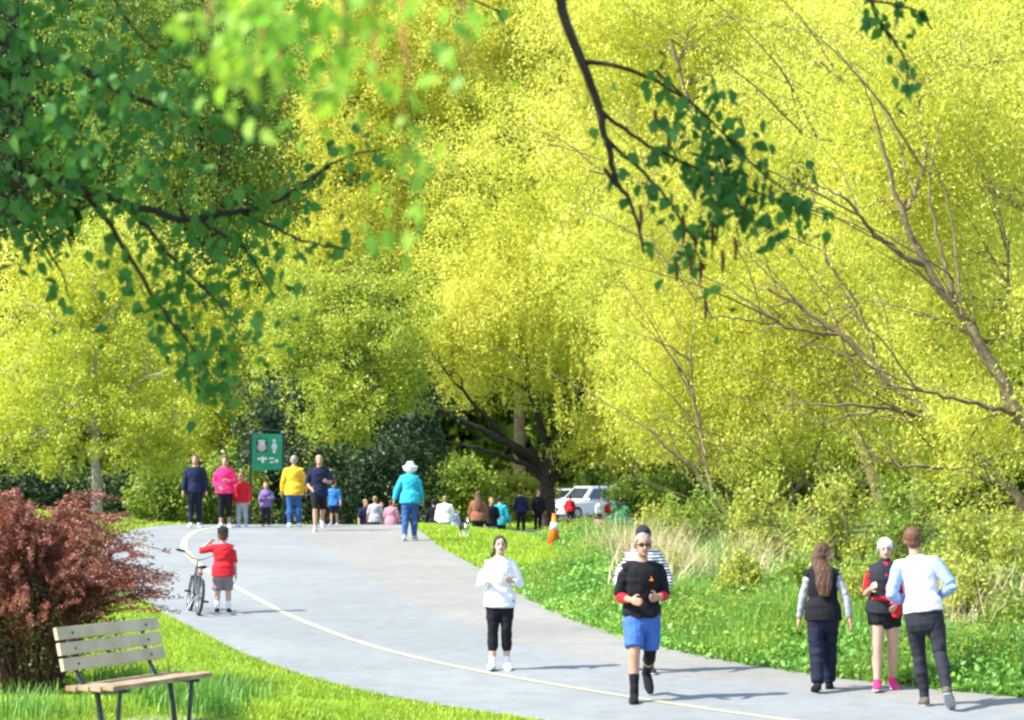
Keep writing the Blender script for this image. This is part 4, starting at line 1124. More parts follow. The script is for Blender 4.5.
person("man running away from us in white shirt with pale blue sleeves and dark trousers", ground_at(937, 708), 1.86, 172,
       dict(legA=(-14, 22, 2), legB=(12, 16, 2), armA=(-24, 26, 92, 30), armB=(-24, 22, 92, 30), yaw=8, lean=6, footA=38, footB=4),
       [T(mat=K['white'], sleeve=.06, inf=.014, hem=.012), ('sleeve', dict(mat=K['paleblue'], a0=.02, a1=1.85, inf=.016)), ('legs', dict(mat=K['charcoal'], inf=.012, waist=.05)), ('shoes', dict(mat=K['shoebrown'], sole=K['grey'])), ('hair', dict(mat=HAIR['red']))], near=True, group=GN, tilt=8, build=.96)
# joggers in the middle
person("male jogger in sunglasses, black T-shirt over red sleeves, blue shorts and black boots", ground_at(642, 701), 1.79, 2,
       dict(legA=(24, 20, 1), legB=(-6, 52, 0), armA=(-8, 14, 92, 30), armB=(-14, 14, 104, 26), yaw=6, lean=5, footA=2, footB=50),
       [T(mat=K['red'], sleeve=1.62, inf=.010, hem=.03, neck=.30, name='undershirt'), ('top', dict(mat=K['black'], sleeve=.98, inf=.024, hem=-.004, neck=.308)), ('badge', dict(mat=K['orange'], x=.045)),
        ('legs', dict(mat=K['blue'], name='shorts', to=.86, inf=.018, flare=.025)), ('kneeband', dict(mat=K['black'], i=1)), ('socks', dict(mat=K['black'], **{'from': 1.55})), ('shoes', dict(mat=K['black'], sole=K['charcoal'], high=True)),
        ('hair', dict(mat=HAIR['grey'])), ('glasses', dict(mat=EYE))], near=True, group=GN, build=.93)
person("person in black and white striped jacket hidden behind the sunglasses jogger", ground_at(643, 673), 1.70, 0,
       dict(legA=(-6, 30, -2), legB=(10, 8, -1), armA=(-4, 26, 60, 12), armB=(-4, 26, 60, 12), yaw=10, lean=2, footA=30),
       [T(mat=STRIPE, name='jacket', inf=.020, sleeve=1.8), ('legs', dict(mat=K['black'])), ('shoes', dict(mat=K['charcoal'])), ('hair', dict(mat=HAIR['dark'])), ('cap', dict(mat=K['charcoal'], brim='none'))], near=True, group=GN, build=.93)
person("female jogger in white long-sleeved top and black capri leggings with dark tied hair", ground_at(500, 671), 1.54, 0,
       dict(legA=(3, 6, 1), legB=(2, 14, 0), armA=(-10, 24, 112, 34), armB=(-10, 24, 112, 30), yaw=6, lean=1, footB=12, nod=-4),
       [T(mat=K['white'], inf=.013, hem=-.05, sleeve=1.85), ('legs', dict(mat=K['black'], name='leggings', to=1.62, inf=.010)), ('socks', dict(mat=K['white'], **{'from': 1.84})), ('shoes', dict(mat=K['white'], sole=K['shoegrey'])), ('hair', dict(mat=HAIR['dark'], style='side'))], fem=True, near=True, group=GN, build=.98, skin=SKIN_PALE)
# boy beside his bicycle
person("boy in red T-shirt, grey shorts and black helmet standing beside a small bicycle", ground_at(223, 614), 1.25, 184,
       dict(legA=(2, 2, 3), legB=(-3, 4, 3), armA=(6, 10, 10, 0), armB=(20, 78, 118, 60), yaw=6, lean=0),
       [T(mat=K['red'], sleeve=.98, inf=.022, hem=-.05), ('legs', dict(mat=K['greybrown'], name='shorts', to=1.0, inf=.022, flare=.012)), ('socks', dict(mat=K['white'], **{'from': 1.6})), ('shoes', dict(mat=K['black'])), ('hair', dict(mat=HAIR['brown'])), ('helmet', dict(mat=K['charcoal']))], child=True, near=True, group=GN, skin=SKIN_PALE)
person("woman walking away in turquoise jacket, blue jeans and white sun hat", ground_at(410, 541), 1.68, 176,
       dict(legA=(6, 10, 1), legB=(-8, 12, 1), armA=(8, 14, 14, 0), armB=(-14, 26, 10, 0), lean=3, footB=18),
       [T(mat=K['turq'], name='jacket', inf=.030, hem=-.05, sleeve=1.88), ('legs', dict(mat=K['jeans'], inf=.016)), ('shoes', dict(mat=K['shoegrey'])), ('hair', dict(mat=HAIR['white'])), ('cap', dict(mat=K['white'], brim='wide', name='sun_hat'))], fem=True, near=True, group=GN, build=1.05)
# the group on the crest
GC = "people on the crest of the path"
person("man in dark navy jacket and trousers walking towards us, farthest left on the crest", ground_at(195, 528), 1.72, 4, dict(legA=(6, 2, 1), legB=(-5, 8, 1), armA=(4, 14, 14, 0), armB=(-4, 14, 14, 0), footB=12),
       [T(mat=K['navy'], name='jacket', inf=.028, hem=-.04, neck=.305), ('legs', dict(mat=K['darknavy'], inf=.014)), ('shoes', dict(mat=K['white'])), ('hair', dict(mat=HAIR['brown']))], group=GC)
person("woman in bright pink jacket and black capri trousers on the crest", ground_at(225, 528), 1.70, 2, dict(legA=(5, 6, 1), legB=(-4, 8, 1), armA=(-4, 18, 60, 40), armB=(8, 18, 92, 60), footB=8),
       [T(mat=K['pink'], name='jacket', inf=.036, hem=-.04), ('legs', dict(mat=K['black'], to=1.6, inf=.014)), ('shoes', dict(mat=K['white'])), ('hair', dict(mat=HAIR['brown']))], fem=True, group=GC, build=1.05)
person("child in red jacket and grey trousers beside the woman in pink", ground_at(242, 527.5), 1.34, -20, dict(legA=(4, 4, 1), legB=(-4, 6, 1), armA=(4, 14, 14, 0), armB=(0, 18, 20, 0)),
       [T(mat=K['red'], name='jacket', inf=.03, hem=-.04), ('legs', dict(mat=K['lightgrey'], inf=.016)), ('shoes', dict(mat=K['white'])), ('hair', dict(mat=HAIR['brown']))], child=True, group=GC)
person("small girl in purple top and dark leggings below the green sign", ground_at(266, 527), 1.10, 0, dict(legA=(6, 4, 1), legB=(-4, 8, 1), armA=(8, 16, 92, 40), armB=(8, 26, 90, 30)),
       [T(mat=K['purple'], inf=.02, hem=-.05), ('legs', dict(mat=K['charcoal'], inf=.012)), ('shoes', dict(mat=K['gold'])), ('hair', dict(mat=HAIR['brown'], style='long'))], child=True, fem=True, group=GC, skin=SKIN_PALE)
person("man seen from behind in yellow shirt, blue jeans and green cap", ground_at(294, 527.5), 1.72, 182, dict(legA=(4, 6, 2), legB=(-4, 8, 2), armA=(4, 12, 16, 0), armB=(-4, 14, 14, 0)),
       [T(mat=K['yellow'], inf=.026, hem=-.07), ('legs', dict(mat=K['jeans'], inf=.018)), ('shoes', dict(mat=K['white'])), ('hair', dict(mat=HAIR['grey'])), ('cap', dict(mat=K['green'], brim='none'))], group=GC, build=1.08)
person("runner in navy T-shirt and black shorts with bare calves and light hair", ground_at(319, 531.5), 1.76, 8, dict(legA=(16, 10, 1), legB=(-10, 44, 1), armA=(-10, 20, 70, 20), armB=(6, 24, 92, 36), footA=6, footB=40, lean=4),
       [T(mat=K['navy'], inf=.022, sleeve=1.3, hem=-.05), ('legs', dict(mat=K['black'], name='shorts', to=.98, inf=.022)), ('shoes', dict(mat=K['shoegrey'])), ('hair', dict(mat=HAIR['grey']))], group=GC)
person("child in royal blue shirt with white number right of the navy runner", (float(P(334, 520, 60)[0]), 60.0), 1.12, -10, dict(legA=(4, 4, 1), legB=(-4, 6, 1), armA=(2, 14, 18, 0), armB=(2, 16, 22, 0)),
       [T(mat=K['royal'], inf=.028, sleeve=1.2, hem=-.05), ('number', dict(mat=WHITE)), ('legs', dict(mat=K['darknavy'], name='shorts', to=1.0, inf=.02)), ('shoes', dict(mat=K['shoegrey'])), ('hair', dict(mat=HAIR['brown']))], child=True, group=GC)
# beyond the crest
GB_ = "people beyond the crest"
def far_person(label, px, Y, H, heading, top, bottom, hair, fem=False, child=False, bare=False, extra=(), pose=None, build=1.0):
    po = dict(legA=(3, 3, 2), legB=(-3, 5, 2), armA=(4, 14, 20, 0), armB=(-2, 14, 24, 0)); po.update(pose or {})
    X = (px - 512) * Y / F
    return person(label, (X, Y), H, heading, po, [T(mat=top, inf=.026, sleeve=.9 if bare else 1.88, hem=-.05), ('legs', dict(mat=bottom, inf=.014)), ('shoes', dict(mat=K['shoegrey'])), ('hair', dict(mat=HAIR[hair], style='long' if fem else 'short'))] + list(extra),
                  fem=fem, child=child, group=GB_, build=build)
far_person("fair-haired person in dark blue top beyond the crest, left of the grey-check shirt", 365, 73, 1.56, 30, K['navy'], K['charcoal'], 'fair', bare=True)
far_person("fair-haired person in grey top seen from behind, left of the pink plaid shirt", 375, 70, 1.42, 175, K['grey'], K['charcoal'], 'fair', bare=True)
far_person("person in pink plaid shirt beyond the crest, just left of the turquoise jacket", 391, 70.5, 1.36, 170, PLAID, K['greybrown'], 'brown')
far_person("reddish-haired person in pinkish top squeezed between the grey top and the pink plaid shirt", 381, 72, 1.42, 20, CHECK, K['charcoal'], 'red', fem=True)
far_person("black-haired person in black beyond the crest, right of the turquoise jacket", 434, 74, 1.60, 190, K['black'], K['black'], 'black')
far_person("fair-haired person in white shirt seen from behind at the lawn edge", 445, 70, 1.44, 180, K['white'], K['lightgrey'], 'fair', build=1.2)
far_person("person in pale lavender top at the right shoulder of the white shirt", 453, 72, 1.30, 190, K['lav'], K['lightgrey'], 'brown')
far_person("long-haired woman in brown jacket seen from behind near the small dog", 478, 70, 1.62, 178, K['brown'], K['darknavy'], 'red', fem=True, build=1.15)
far_person("fair-haired person in black top and pale shorts beside the brown jacket", 491, 73, 1.62, 20, K['black'], K['lightgrey'], 'fair', pose=dict(armB=(0, 16, 80, 10)))
far_person("dark-haired person in teal shirt left of the willow trunk", 500, 76, 1.72, 160, K['teal'], K['charcoal'], 'dark')
far_person("man in navy top and black trousers standing on the grey road by the willow trunk", 521, 96, 1.74, 170, K['navy'], K['black'], 'brown')
far_person("person in black standing in the shade directly left of the willow trunk", 538, 97, 1.70, 20, K['black'], K['black'], 'brown')
far_person("person in red jacket and dark trousers standing before the white car", 570, 110, 1.42, 180, K['red'], K['darknavy'], 'dark')
far_person("child in white top and dark trousers in front of the white car's windows", 599, 113, 1.22, 30, K['white'], K['darknavy'], 'brown', child=True)
far_person("child in red and white top beside the rear of the white car", 608, 118, 1.15, 10, K['red'], K['lightgrey'], 'brown', child=True)
# ------------------------------------------------------------------ bench, bicycle, cone, sign, cars, dog
def box_bm(bm, c, s, M=None):
    m = Matrix.Translation(Vector(c)) @ (M.to_4x4() if M is not None else Matrix()) @ Matrix.Diagonal((*s, 1))
    return bmesh.ops.create_cube(bm, size=1.0, matrix=m)["verts"]
def bevel_all(bm, w, seg=2):
    bmesh.ops.bevel(bm, geom=list(bm.edges), offset=w, segments=seg, affect='EDGES', profile=.7)

wood_grey = surf("weathered_slat", (0.64, 0.53, 0.35), (0.44, 0.36, 0.23), .85, 3, .4, 60)
wood_brown = surf("worn_seat_slat", (0.44, 0.32, 0.19), (0.22, 0.155, 0.085), .8, 4, .4, 60)
iron = surf("painted_iron", (0.05, 0.06, 0.075), (0.03, 0.035, 0.045), .55, 10, .2, 50, spec=.4)
concrete = surf("concrete", (0.28, 0.275, 0.26), (0.21, 0.205, 0.195), .9, 5, .4, 40)

YAW = math.radians(63)                      # the bench's length runs to the right and away
c0 = P(97, 700, 20.35)
bxy = (float(c0[0]) + .20, 20.75)
bench = thing("park_bench", "weathered wooden slatted bench with dark iron supports before the red bush", "bench", (bxy[0], bxy[1], g1(*bxy) - .02), YAW)
LEN = 1.46
def grained(v, dirx): return v
for i, (z, yb) in enumerate(((.905, .178), (.775, .147), (.645, .115))):
    bm = bmesh.new(); box_bm(bm, (0, yb + .035, z), (LEN, .038, .108), Matrix.Rotation(math.radians(-13), 3, 'X')); bevel_all(bm, .007)
    from_bm("backrest_slat", bm, wood_grey, bench)
for i in range(4):
    bm = bmesh.new(); box_bm(bm, (0, .06 - i * .128, .46 + (.012 if i == 3 else 0) - .01 * (i == 0)), (LEN, .112, .042), Matrix.Rotation(math.radians(3), 3, 'X')); bevel_all(bm, .007)
    from_bm("seat_slat", bm, wood_brown, bench)
for sx in (-1, 1):
    bm = bmesh.new(); X_ = sx * LEN * .36
    pts = [(X_, .252, .94), (X_, .222, .80), (X_, .190, .68), (X_, .14, .56), (X_, .08, .47), (X_, .02, .425), (X_, -.16, .425), (X_, -.37, .432)]
    tube_bm(bm, curve(pts, 30), [(.028, .014)] * len(curve(pts, 30)), side=(1, 0, 0), seg=8); from_bm("support_bracket", bm, iron, bench, True)
    bm = bmesh.new(); tube_bm(bm, [(X_, -.06, .43), (X_, -.10, .22), (X_, -.13, -.04)], [(.028, .022), (.028, .020), (.03, .024)], side=(1, 0, 0), seg=8); from_bm("leg", bm, iron, bench, True)
    bm = bmesh.new(); tube_bm(bm, [(X_, -.30, .43), (X_, -.28, .2), (X_, -.26, -.04)], [(.022, .018)] * 3, side=(1, 0, 0), seg=8); from_bm("leg", bm, iron, bench, True)
    for z, yb in ((.905, .178), (.775, .147), (.645, .115)):
        bm = bmesh.new(); ball_bm(bm, (X_, yb + .012, z), (.012, .008, .012), None, 8); from_bm("bolt", bm, iron, bench, True)
bm = bmesh.new()
px_, py_ = -2.95, 20.6
Mz = Matrix.Rotation(YAW, 3, 'Z')
box_bm(bm, (bxy[0] + .12, bxy[1] - .1, g1(*bxy) - .02), (2.1, 1.25, .1), Mz); bevel_all(bm, .012)
tag(from_bm("paving_slab", bm, concrete), "flat concrete slab under the wooden bench", "slab")

# small bicycle, seen from behind
bx_, by_ = ground_at(198, 616.5)
bk = thing("bicycle", "small dark bicycle with raised handlebar standing beside the boy in red", "bicycle", (float(bx_), float(by_), g1(bx_, by_) + .011), math.radians(16))
chrome = surf("bike_metal", (0.35, 0.36, 0.38), (0.22, 0.23, 0.25), .35, 20, metal=.7, spec=.5)
rubber = surf("rubber", (0.022, 0.022, 0.024), (0.014, 0.014, 0.015), .8, 20)
frame_m = surf("bike_frame_paint", (0.06, 0.065, 0.08), (0.04, 0.045, 0.055), .35, 9, spec=.5)
# local: the wheels roll along +Y; leaning a little over its stand
R_ = .265
lean = Matrix.Rotation(math.radians(7), 3, 'Y')
def bl(p): return lean @ Vector(p)
def ring_bm(bm, c, R, r, seg=32, s2=8):
    pr = []
    for i in range(seg):
        a = 2 * math.pi * i / seg
        pr.append([bm.verts.new(bl((c[0] + r * math.sin(2 * math.pi * j / s2), c[1] + (R + r * math.cos(2 * math.pi * j / s2)) * math.cos(a), c[2] + (R + r * math.cos(2 * math.pi * j / s2)) * math.sin(a)))) for j in range(s2)])
    for i in range(seg):
        for j in range(s2): bm.faces.new((pr[i][j], pr[(i + 1) % seg][j], pr[(i + 1) % seg][(j + 1) % s2], pr[i][(j + 1) % s2]))
for yc in (0, .86):
    bm = bmesh.new(); ring_bm(bm, (0, yc, R_), R_ - .018, .022); w = from_bm("wheel", bm, rubber, bk, True)
    bm = bmesh.new(); ring_bm(bm, (0, yc, R_), R_ - .045, .011); from_bm("rim", bm, chrome, w, True)
    bm = bmesh.new()
    for i in range(16):
        a = 2 * math.pi * i / 16; sg = .02 * (1 if i % 2 else -1)
        tube_bm(bm, [bl((sg, yc, R_)), bl((0, yc + (R_ - .05) * math.cos(a), R_ + (R_ - .05) * math.sin(a)))], [.0014] * 2, seg=5)
    from_bm("spokes", bm, chrome, w)
    bm = bmesh.new(); tube_bm(bm, [bl((-.045, yc, R_)), bl((.045, yc, R_))], [.016] * 2, seg=10); from_bm("hub", bm, chrome, w, True)
bm = bmesh.new()
bb, st_, hd_ = (0, .36, .26), (0, .22, .56), (0, .68, .62)
for a, b, r in ((bb, st_, .015), (bb, (0, .70, .56), .018), (st_, hd_, .015), ((.045, 0, R_), (.02, .33, .26), .008), ((-.045, 0, R_), (-.02, .33, .26), .008), ((.045, 0, R_), (.014, .22, .55), .007), ((-.045, 0, R_), (-.014, .22, .55), .007), ((0, .70, .55), (0, .665, .68), .019)):
    tube_bm(bm, [bl(a), bl(b)], [r, r], seg=8)
from_bm("frame", bm, frame_m, bk, True)
bm = bmesh.new()
for sx in (-1, 1): tube_bm(bm, [bl((sx * .02, .715, .55)), bl((sx * .05, .75, .52)), bl((sx * .052, .86, R_))], [.013, .012, .009], seg=8)
tube_bm(bm, [bl((-.05, .745, .535)), bl((.05, .745, .535))], [.014] * 2, seg=8)
from_bm("fork", bm, frame_m, bk, True)
bm = bmesh.new()
tube_bm(bm, [bl((-.33, .56, .90)), bl((-.24, .60, .89)), bl((-.08, .65, .80)), bl((0, .66, .78)), bl((.08, .65, .80)), bl((.24, .60, .89)), bl((.33, .56, .90))], [.011] * 7, seg=8)
tube_bm(bm, [bl((0, .665, .67)), bl((0, .655, .79))], [.014] * 2, seg=8)
hb = from_bm("handlebar", bm, chrome, bk, True)
for sx in (-1, 1):
    bm = bmesh.new(); tube_bm(bm, [bl((sx * .22, .608, .888)), bl((sx * .335, .558, .901))], [.018, .018], seg=8); from_bm("grip", bm, rubber, hb, True)
bm = bmesh.new()
tube_bm(bm, [bl((0, .22, .56)), bl((0, .19, .67))], [.012] * 2, seg=8)
from_bm("seat_post", bm, chrome, bk, True)
bm = bmesh.new()
tube_bm(bm, [bl((0, .08, .70)), bl((0, .16, .695)), bl((0, .27, .69)), bl((0, .33, .685))], [(.062, .028), (.066, .026), (.03, .02), (.018, .014)], side=(1, 0, 0), seg=10)
from_bm("saddle", bm, rubber, bk, True)
for sx, up in ((-1, 1), (1, -1)):
    bm = bmesh.new(); tube_bm(bm, [bl((sx * .05, .36, .26)), bl((sx * .075, .36 + up * .10, .26 + up * .06))], [.010, .009], seg=8); cr = from_bm("crank", bm, chrome, bk, True)
    bm = bmesh.new(); box_bm(bm, bl((sx * .125, .36 + up * .10, .26 + up * .06)), (.085, .07, .028), lean); bevel_all(bm, .006); from_bm("pedal", bm, rubber, cr)
bm = bmesh.new(); ring_bm(bm, (.045, .36, .26), .06, .006, 24, 6); from_bm("chainring", bm, chrome, bk, True)
bm = bmesh.new(); tube_bm(bm, [bl((.045, .36, .32)), bl((.045, .02, R_ + .03))], [.004] * 2, seg=5); tube_bm(bm, [bl((.045, .36, .20)), bl((.045, .02, R_ - .03))], [.004] * 2, seg=5); from_bm("chain", bm, rubber, bk)
bm = bmesh.new(); tube_bm(bm, [bl((-.03, .30, .25)), Vector((-.16, .24, .005))], [.008, .007], seg=6); from_bm("kickstand", bm, chrome, bk, True)
bm = bmesh.new(); ball_bm(bm, bl((0, .205, .60)), (.03, .008, .03), None, 10); from_bm("reflector", bm, K['red'], bk, True)

# traffic cone on the mown mound
cx, cy = ground_at(554, 546)
cone = thing("traffic_cone", "orange traffic cone with white band on the mown grass", "traffic cone", (float(cx), float(cy), g1(cx, cy) + .01))
cone_o = surf("cone_orange", (0.80, 0.19, 0.02), (0.70, 0.15, 0.015), .5, 8)
def frustum(bm, z0, z1, r0, r1, seg=28, caps=True):
    bmesh.ops.create_cone(bm, cap_ends=caps, segments=seg, radius1=r0, radius2=r1, depth=z1 - z0, matrix=Matrix.Translation((0, 0, (z0 + z1) / 2)))
bm = bmesh.new(); box_bm(bm, (0, 0, .02), (.40, .40, .04)); bevel_all(bm, .012); from_bm("base", bm, cone_o, cone)
bm = bmesh.new(); frustum(bm, .04, .72, .155, .03); from_bm("body", bm, cone_o, cone, True)
bm = bmesh.new(); frustum(bm, .36, .52, .1015, .0725); from_bm("reflective_band", bm, surf("band_white", (.80, .80, .80), None, .4, 8), cone, True)

# green park sign
SY = 68.0; sX = (267 - 512) * SY / F; sg = g1(sX, SY)
sign = thing("park_sign", "green board with white pictograms on dark posts behind the walkers", "sign", (sX, SY, sg))
zt, zb = CAMZ - (434 - HOR) * SY / F - sg, CAMZ - (470 - HOR) * SY / F - sg
hw_ = 15.0 * SY / F
sign_g = surf("sign_green", (0.02, 0.30, 0.15), (0.016, 0.25, 0.125), .45, 3)
post_m = surf("sign_post_paint", (0.035, 0.045, 0.04), None, .5, 8)
bm = bmesh.new(); box_bm(bm, (0, 0, (zt + zb) / 2), (2 * hw_, .04, zt - zb)); bevel_all(bm, .008); board = from_bm("board", bm, sign_g, sign)
for sx in (-1, 1):
    bm = bmesh.new(); tube_bm(bm, [(sx * (hw_ + .045), .01, -.1), (sx * (hw_ + .045), .01, zt + .02)], [.035, .035], seg=12); from_bm("post", bm, post_m, sign, True)
    bm = bmesh.new(); ball_bm(bm, (sx * (hw_ + .02), -.02, zt + .05), (.055, .05, .045), None, 12); from_bm("post_cap", bm, surf("cap_pale", (.55, .52, .45), None, .6, 9), sign, True)
bm = bmesh.new(); tube_bm(bm, curve([(-hw_, .01, zt + .03), (-hw_ * .5, .01, zt + .10), (hw_ * .5, .01, zt + .10), (hw_, .01, zt + .03)], 16), [.03] * len(curve([(0, 0, 0), (1, 0, 0), (2, 0, 0), (3, 0, 0)], 16)), seg=8); from_bm("top_arch", bm, post_m, sign, True)
sw = surf("sign_white", (.75, .78, .74), None, .5, 8); sd_ = surf("sign_dark_green", (.008, .06, .035), None, .5, 8); spk = surf("sign_pale_pink", (.66, .50, .44), None, .5, 8)
yf = -.026; zc_ = (zt + zb) / 2; U = 2 * hw_ / 28.0
def plate(name, cx, cz, w, h, m, dy=0):
    bm = bmesh.new(); box_bm(bm, (cx * U, yf - dy, zc_ + cz * U), (w * U, .008, h * U)); return from_bm(name, bm, m, board)
def disc(name, cx, cz, rx, rz, m, dy=0):
    bm = bmesh.new(); ball_bm(bm, (cx * U, yf - dy, zc_ + cz * U), (rx * U, .006, rz * U), None, 14); return from_bm(name, bm, m, board, True)
plate("pictogram_frame", -4.8, 6.4, 10, 12.4, sd_)
disc("pictogram_disc", -4.8, 4.2, 4.6, 3.6, spk, .006); disc("pictogram_disc", -4.8, 7.6, 3.2, 2.4, sw, .005); plate("pictogram_bar", -4.8, 10.6, 7, 1.6, sw, .006)
disc("pictogram_head", 6.8, 10.2, 1.7, 1.8, sw); disc("pictogram_body", 6.8, 4.8, 2.7, 3.4, sw); plate("pictogram_legs", 6.8, .6, 2.4, 3.2, sw)
plate("sign_writing", -7.2, -6.4, 3.2, 2.2, sw); plate("sign_writing", -4.0, -7.2, 2.4, 6.0, sw); plate("sign_writing", -1.2, -6.2, 2.6, 2.0, sw); plate("sign_writing", 4.2, -6.0, 4.4, 1.6, sw); plate("sign_writing", 9.0, -8.4, 3.4, 3.0, sw); plate("sign_writing", 4.4, -9.6, 3.2, 1.6, sw)

# stake in the straw
kx, ky = ground_at(598, 548)
stk = thing("wooden_stake", "pale wooden marker stake on the grass right of the traffic cone", "stake", (float(kx), float(ky), g1(kx, ky)))
bm = bmesh.new(); box_bm(bm, (0, 0, .27), (.06, .06, .56)); bevel_all(bm, .008); from_bm("stake", bm, surf("stake_wood", (.46, .36, .22), (.32, .25, .15), .85, 8), stk)
bm = bmesh.new(); box_bm(bm, (0, -.002, .60), (.17, .05, .12)); bevel_all(bm, .01); from_bm("marker_plate", bm, surf("marker_pink", (.62, .34, .28), None, .6, 8), stk)

# cars
glass = surf("car_glass", (0.03, 0.045, 0.055), (0.02, 0.03, 0.04), .08, 3, spec=.8)
def car(label, px, Y, rz, paint, L=4.6, W=1.85, Hh=1.72):
    X = (px - 512) * Y / F
    root = thing("parked_car", label, "car", (X, Y, g1(X, Y) + .014), math.radians(rz), "cars parked beyond the willow")
    # local: the nose points along -Y; stations along the length: (y, half width, z low, z high)
    bm = bmesh.new()
    S = [(-.50, .80, .32, .66), (-.485, .90, .24, .80), (-.42, .97, .20, .94), (-.22, 1, .20, 1.02), (.20, 1, .20, 1.03), (.44, .98, .20, 1.02), (.49, .93, .26, .98), (.50, .86, .32, .90)]
    vs = []
    for y, w, z0, z1 in S:
        hw = W / 2 * w
        prof_ = [(-hw * .92, z0), (-hw, z0 + .15), (-hw, z1 - .12), (-hw * .93, z1), (hw * .93, z1), (hw, z1 - .12), (hw, z0 + .15), (hw * .92, z0)]
        vs.append([bm.verts.new((a, y * L, b)) for a, b in prof_])
    for a, b in zip(vs, vs[1:]):
        for j in range(8): bm.faces.new((a[j], a[(j + 1) % 8], b[(j + 1) % 8], b[j]))
    bm.faces.new(vs[0]); bm.faces.new(list(reversed(vs[-1])))
    from_bm("body", bm, paint, root, False)
    bot = [(-W * .465, -.21 * L), (W * .465, -.21 * L), (W * .465, .47 * L), (-W * .465, .47 * L)]
    top = [(-W * .37, -.03 * L), (W * .37, -.03 * L), (W * .38, .41 * L), (-W * .38, .41 * L)]
    bm = bmesh.new()
    a = [bm.verts.new((x, y, 1.0)) for x, y in bot]; b = [bm.verts.new((x, y, Hh)) for x, y in top]
    for j in range(4): bm.faces.new((a[j], a[(j + 1) % 4], b[(j + 1) % 4], b[j]))
    bm.faces.new(b); bm.faces.new(list(reversed(a)))
    bmesh.ops.bevel(bm, geom=list(bm.edges), offset=.05, segments=2, affect='EDGES')
    from_bm("cabin", bm, paint, root)
    def pane(name, j, u0, u1, v0, v1):
        p0, p1 = Vector((*bot[j], 1.0)), Vector((*bot[(j + 1) % 4], 1.0)); q0, q1 = Vector((*top[j], Hh)), Vector((*top[(j + 1) % 4], Hh))
        n = (p1 - p0).cross(q0 - p0).normalized()
        f = lambda u, v: p0.lerp(p1, u).lerp(q0.lerp(q1, u), v)
        c = [f(u0, v0), f(u1, v0), f(u1, v1), f(u0, v1)]
        if n.dot(c[0] - Vector((0, .1 * L, 1.2))) < 0: n = -n
        bm = bmesh.new(); A = [bm.verts.new(x + n * .012) for x in c]; Bv = [bm.verts.new(x - n * .02) for x in c]
        bm.faces.new(A); bm.faces.new(list(reversed(Bv)))
        for t in range(4): bm.faces.new((A[t], A[(t + 1) % 4], Bv[(t + 1) % 4], Bv[t]))
        from_bm(name, bm, glass, root)
    pane("windscreen", 0, .07, .93, .14, .90); pane("rear_window", 2, .10, .90, .25, .88)
    for j in (1, 3):
        for u0, u1 in ((.10, .40), (.44, .70), (.74, .93)): pane("side_window", j, u0, u1, .12, .84)
    tyre, rim = rubber, chrome
    for sx in (-1, 1):
        for yy in (-.31 * L, .30 * L):
            bm = bmesh.new(); bmesh.ops.create_cone(bm, cap_ends=True, segments=28, radius1=.35, radius2=.35, depth=.22, matrix=Matrix.Translation((sx * (W / 2 - .09), yy, .35)) @ Matrix.Rotation(math.pi / 2, 4, 'Y'))
            w = from_bm("wheel", bm, tyre, root)
            bm = bmesh.new(); bmesh.ops.create_cone(bm, cap_ends=True, segments=20, radius1=.22, radius2=.2, depth=.03, matrix=Matrix.Translation((sx * (W / 2 + .03), yy, .35)) @ Matrix.Rotation(sx * math.pi / 2, 4, 'Y'))
            from_bm("rim", bm, rim, w)
        bm = bmesh.new(); ball_bm(bm, (sx * W * .36, -.487 * L, .72), (.2, .08, .10), None, 12); from_bm("headlight", bm, surf("lamp_glass", (.55, .57, .60), None, .15, 5, spec=.6), root, True)
        bm = bmesh.new(); ball_bm(bm, (sx * W * .42, .49 * L, .85), (.10, .06, .16), None, 12); from_bm("tail_light", bm, surf("tail_red", (.5, .02, .02), None, .3, 5), root, True)
        bm = bmesh.new(); ball_bm(bm, (sx * (W / 2 + .09), -.15 * L, 1.08), (.11, .06, .08), None, 10); from_bm("mirror", bm, paint, root, True)
    bm = bmesh.new(); box_bm(bm, (0, -.492 * L, .60), (W * .5, .06, .16)); bevel_all(bm, .02); from_bm("grille", bm, rubber, root)
    bm = bmesh.new(); box_bm(bm, (0, -.487 * L, .36), (W * .80, .10, .16)); bevel_all(bm, .03); from_bm("bumper", bm, rubber, root)
    bm = bmesh.new(); box_bm(bm, (0, -.50 * L, .45), (.5, .03, .11)); from_bm("number_plate", bm, WHITE, root)
    return root
white_p = surf("car_white", (.74, .76, .80), (.70, .72, .76), .25, 2, spec=.6)
silver_p = surf("car_silver", (.42, .46, .52), (.38, .42, .48), .3, 2, spec=.6)
car("white parked car seen at an angle behind the person in red jacket", 585, 136, -48, white_p, 4.9, 1.95, 1.80)
car("silver parked car behind and right of the white car", 622, 142, -40, silver_p, 4.5, 1.85, 1.7)
car("white parked car mostly hidden by the willow trunk and the red jacket", 556, 141, -70, surf("car_offwhite", (.70, .72, .74), None, .3, 2, spec=.6), 4.5, 1.85, 1.62)

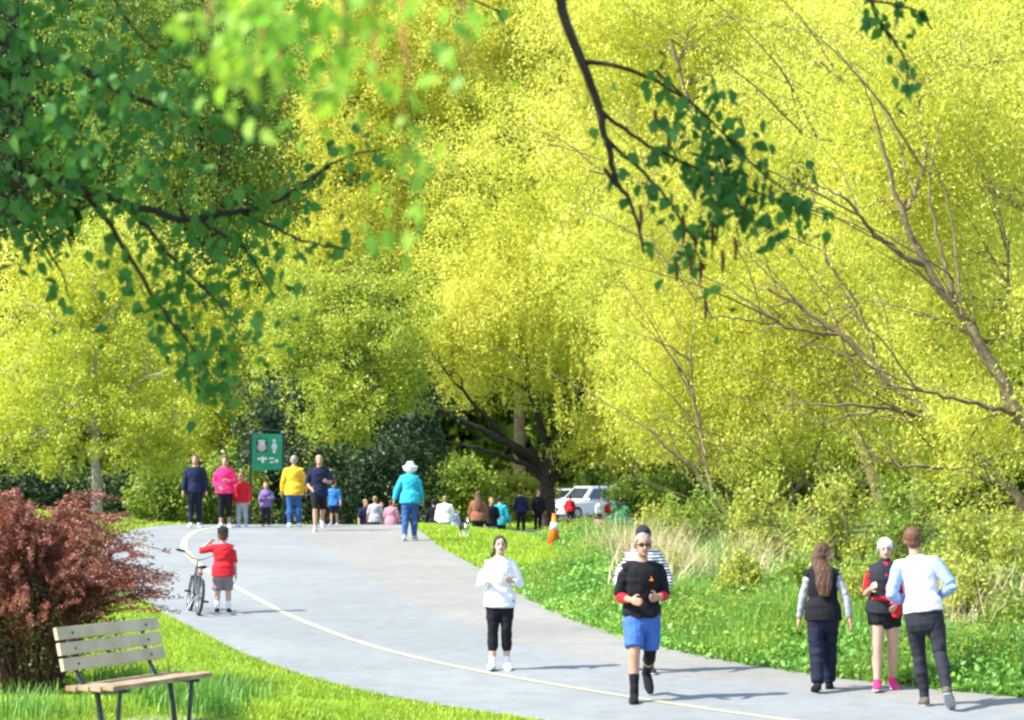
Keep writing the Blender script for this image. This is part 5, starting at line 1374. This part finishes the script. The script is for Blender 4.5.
# small dog on the lawn
dx, dy = ground_at(464, 537)
bm = bmesh.new()
h = .36
tube_bm(bm, [(0, .20, .25), (0, .12, .245), (0, -.02, .235), (0, -.12, .235), (0, -.19, .25)], [(.055, .06), (.066, .07), (.066, .078), (.07, .09), (.055, .07)], side=(1, 0, 0))
tube_bm(bm, [(0, -.17, .26), (0, -.225, .33), (0, -.245, .37)], [.055, .044, .04])
ball_bm(bm, (0, -.265, .385), (.052, .058, .05)); tube_bm(bm, [(0, -.30, .372), (0, -.355, .357)], [.028, .019])
for sx in (-1, 1):
    tube_bm(bm, [(sx * .045, -.15, .22), (sx * .048, -.14, .12), (sx * .048, -.155, .06), (sx * .048, -.165, .015)], [.034, .022, .017, .016])
    tube_bm(bm, [(sx * .045, .15, .23), (sx * .052, .11, .15), (sx * .05, .175, .09), (sx * .05, .165, .015)], [.046, .032, .017, .016])
    tube_bm(bm, [(sx * .048, .16, .012), (sx * .05, .125, .012)], [.016, .014]); tube_bm(bm, [(sx * .048, -.165, .012), (sx * .048, -.20, .012)], [.016, .014])
    tube_bm(bm, [(sx * .035, -.255, .42), (sx * .055, -.262, .405), (sx * .066, -.272, .365)], [.016, .015, .008])
tube_bm(bm, curve([(0, .20, .27), (0, .27, .31), (0, .29, .38)], 8), list(np.linspace(.024, .008, len(curve([(0, .20, .27), (0, .27, .31), (0, .29, .38)], 8)))))
fur_b = surf("fur_black", (.016, .015, .016), None, .8, 30, .6, 90); fur_w = surf("fur_white", (.70, .68, .64), (.55, .52, .48), .8, 30, .6, 90)
dog = solid("dog", bm, [fur_b, fur_w], None, .008, 2, .008, 40)
for pl in dog.data.polygons:
    c = pl.center
    if (c.z < .14 and c.y < .3) or (c.y < -.31) or (c.y < -.15 and c.z < .31 and abs(c.x) < .05) or (c.y < -.26 and abs(c.x) < .012): pl.material_index = 1
dog.location = (float(dx), float(dy), g1(dx, dy) + .02); dog.rotation_euler = (0, 0, math.radians(18)); dog.scale = (.95, .95, .95)
tag(dog, "small black and white dog standing on the mown grass", "dog")
for sx in (-1, 1):
    bm = bmesh.new(); ball_bm(bm, (sx * .024, -.312, .398), (.009, .008, .009), None, 8); from_bm("eye", bm, EYE, dog, True)
bm = bmesh.new(); ball_bm(bm, (0, -.372, .362), (.013, .010, .010), None, 8); from_bm("nose", bm, rubber, dog, True)
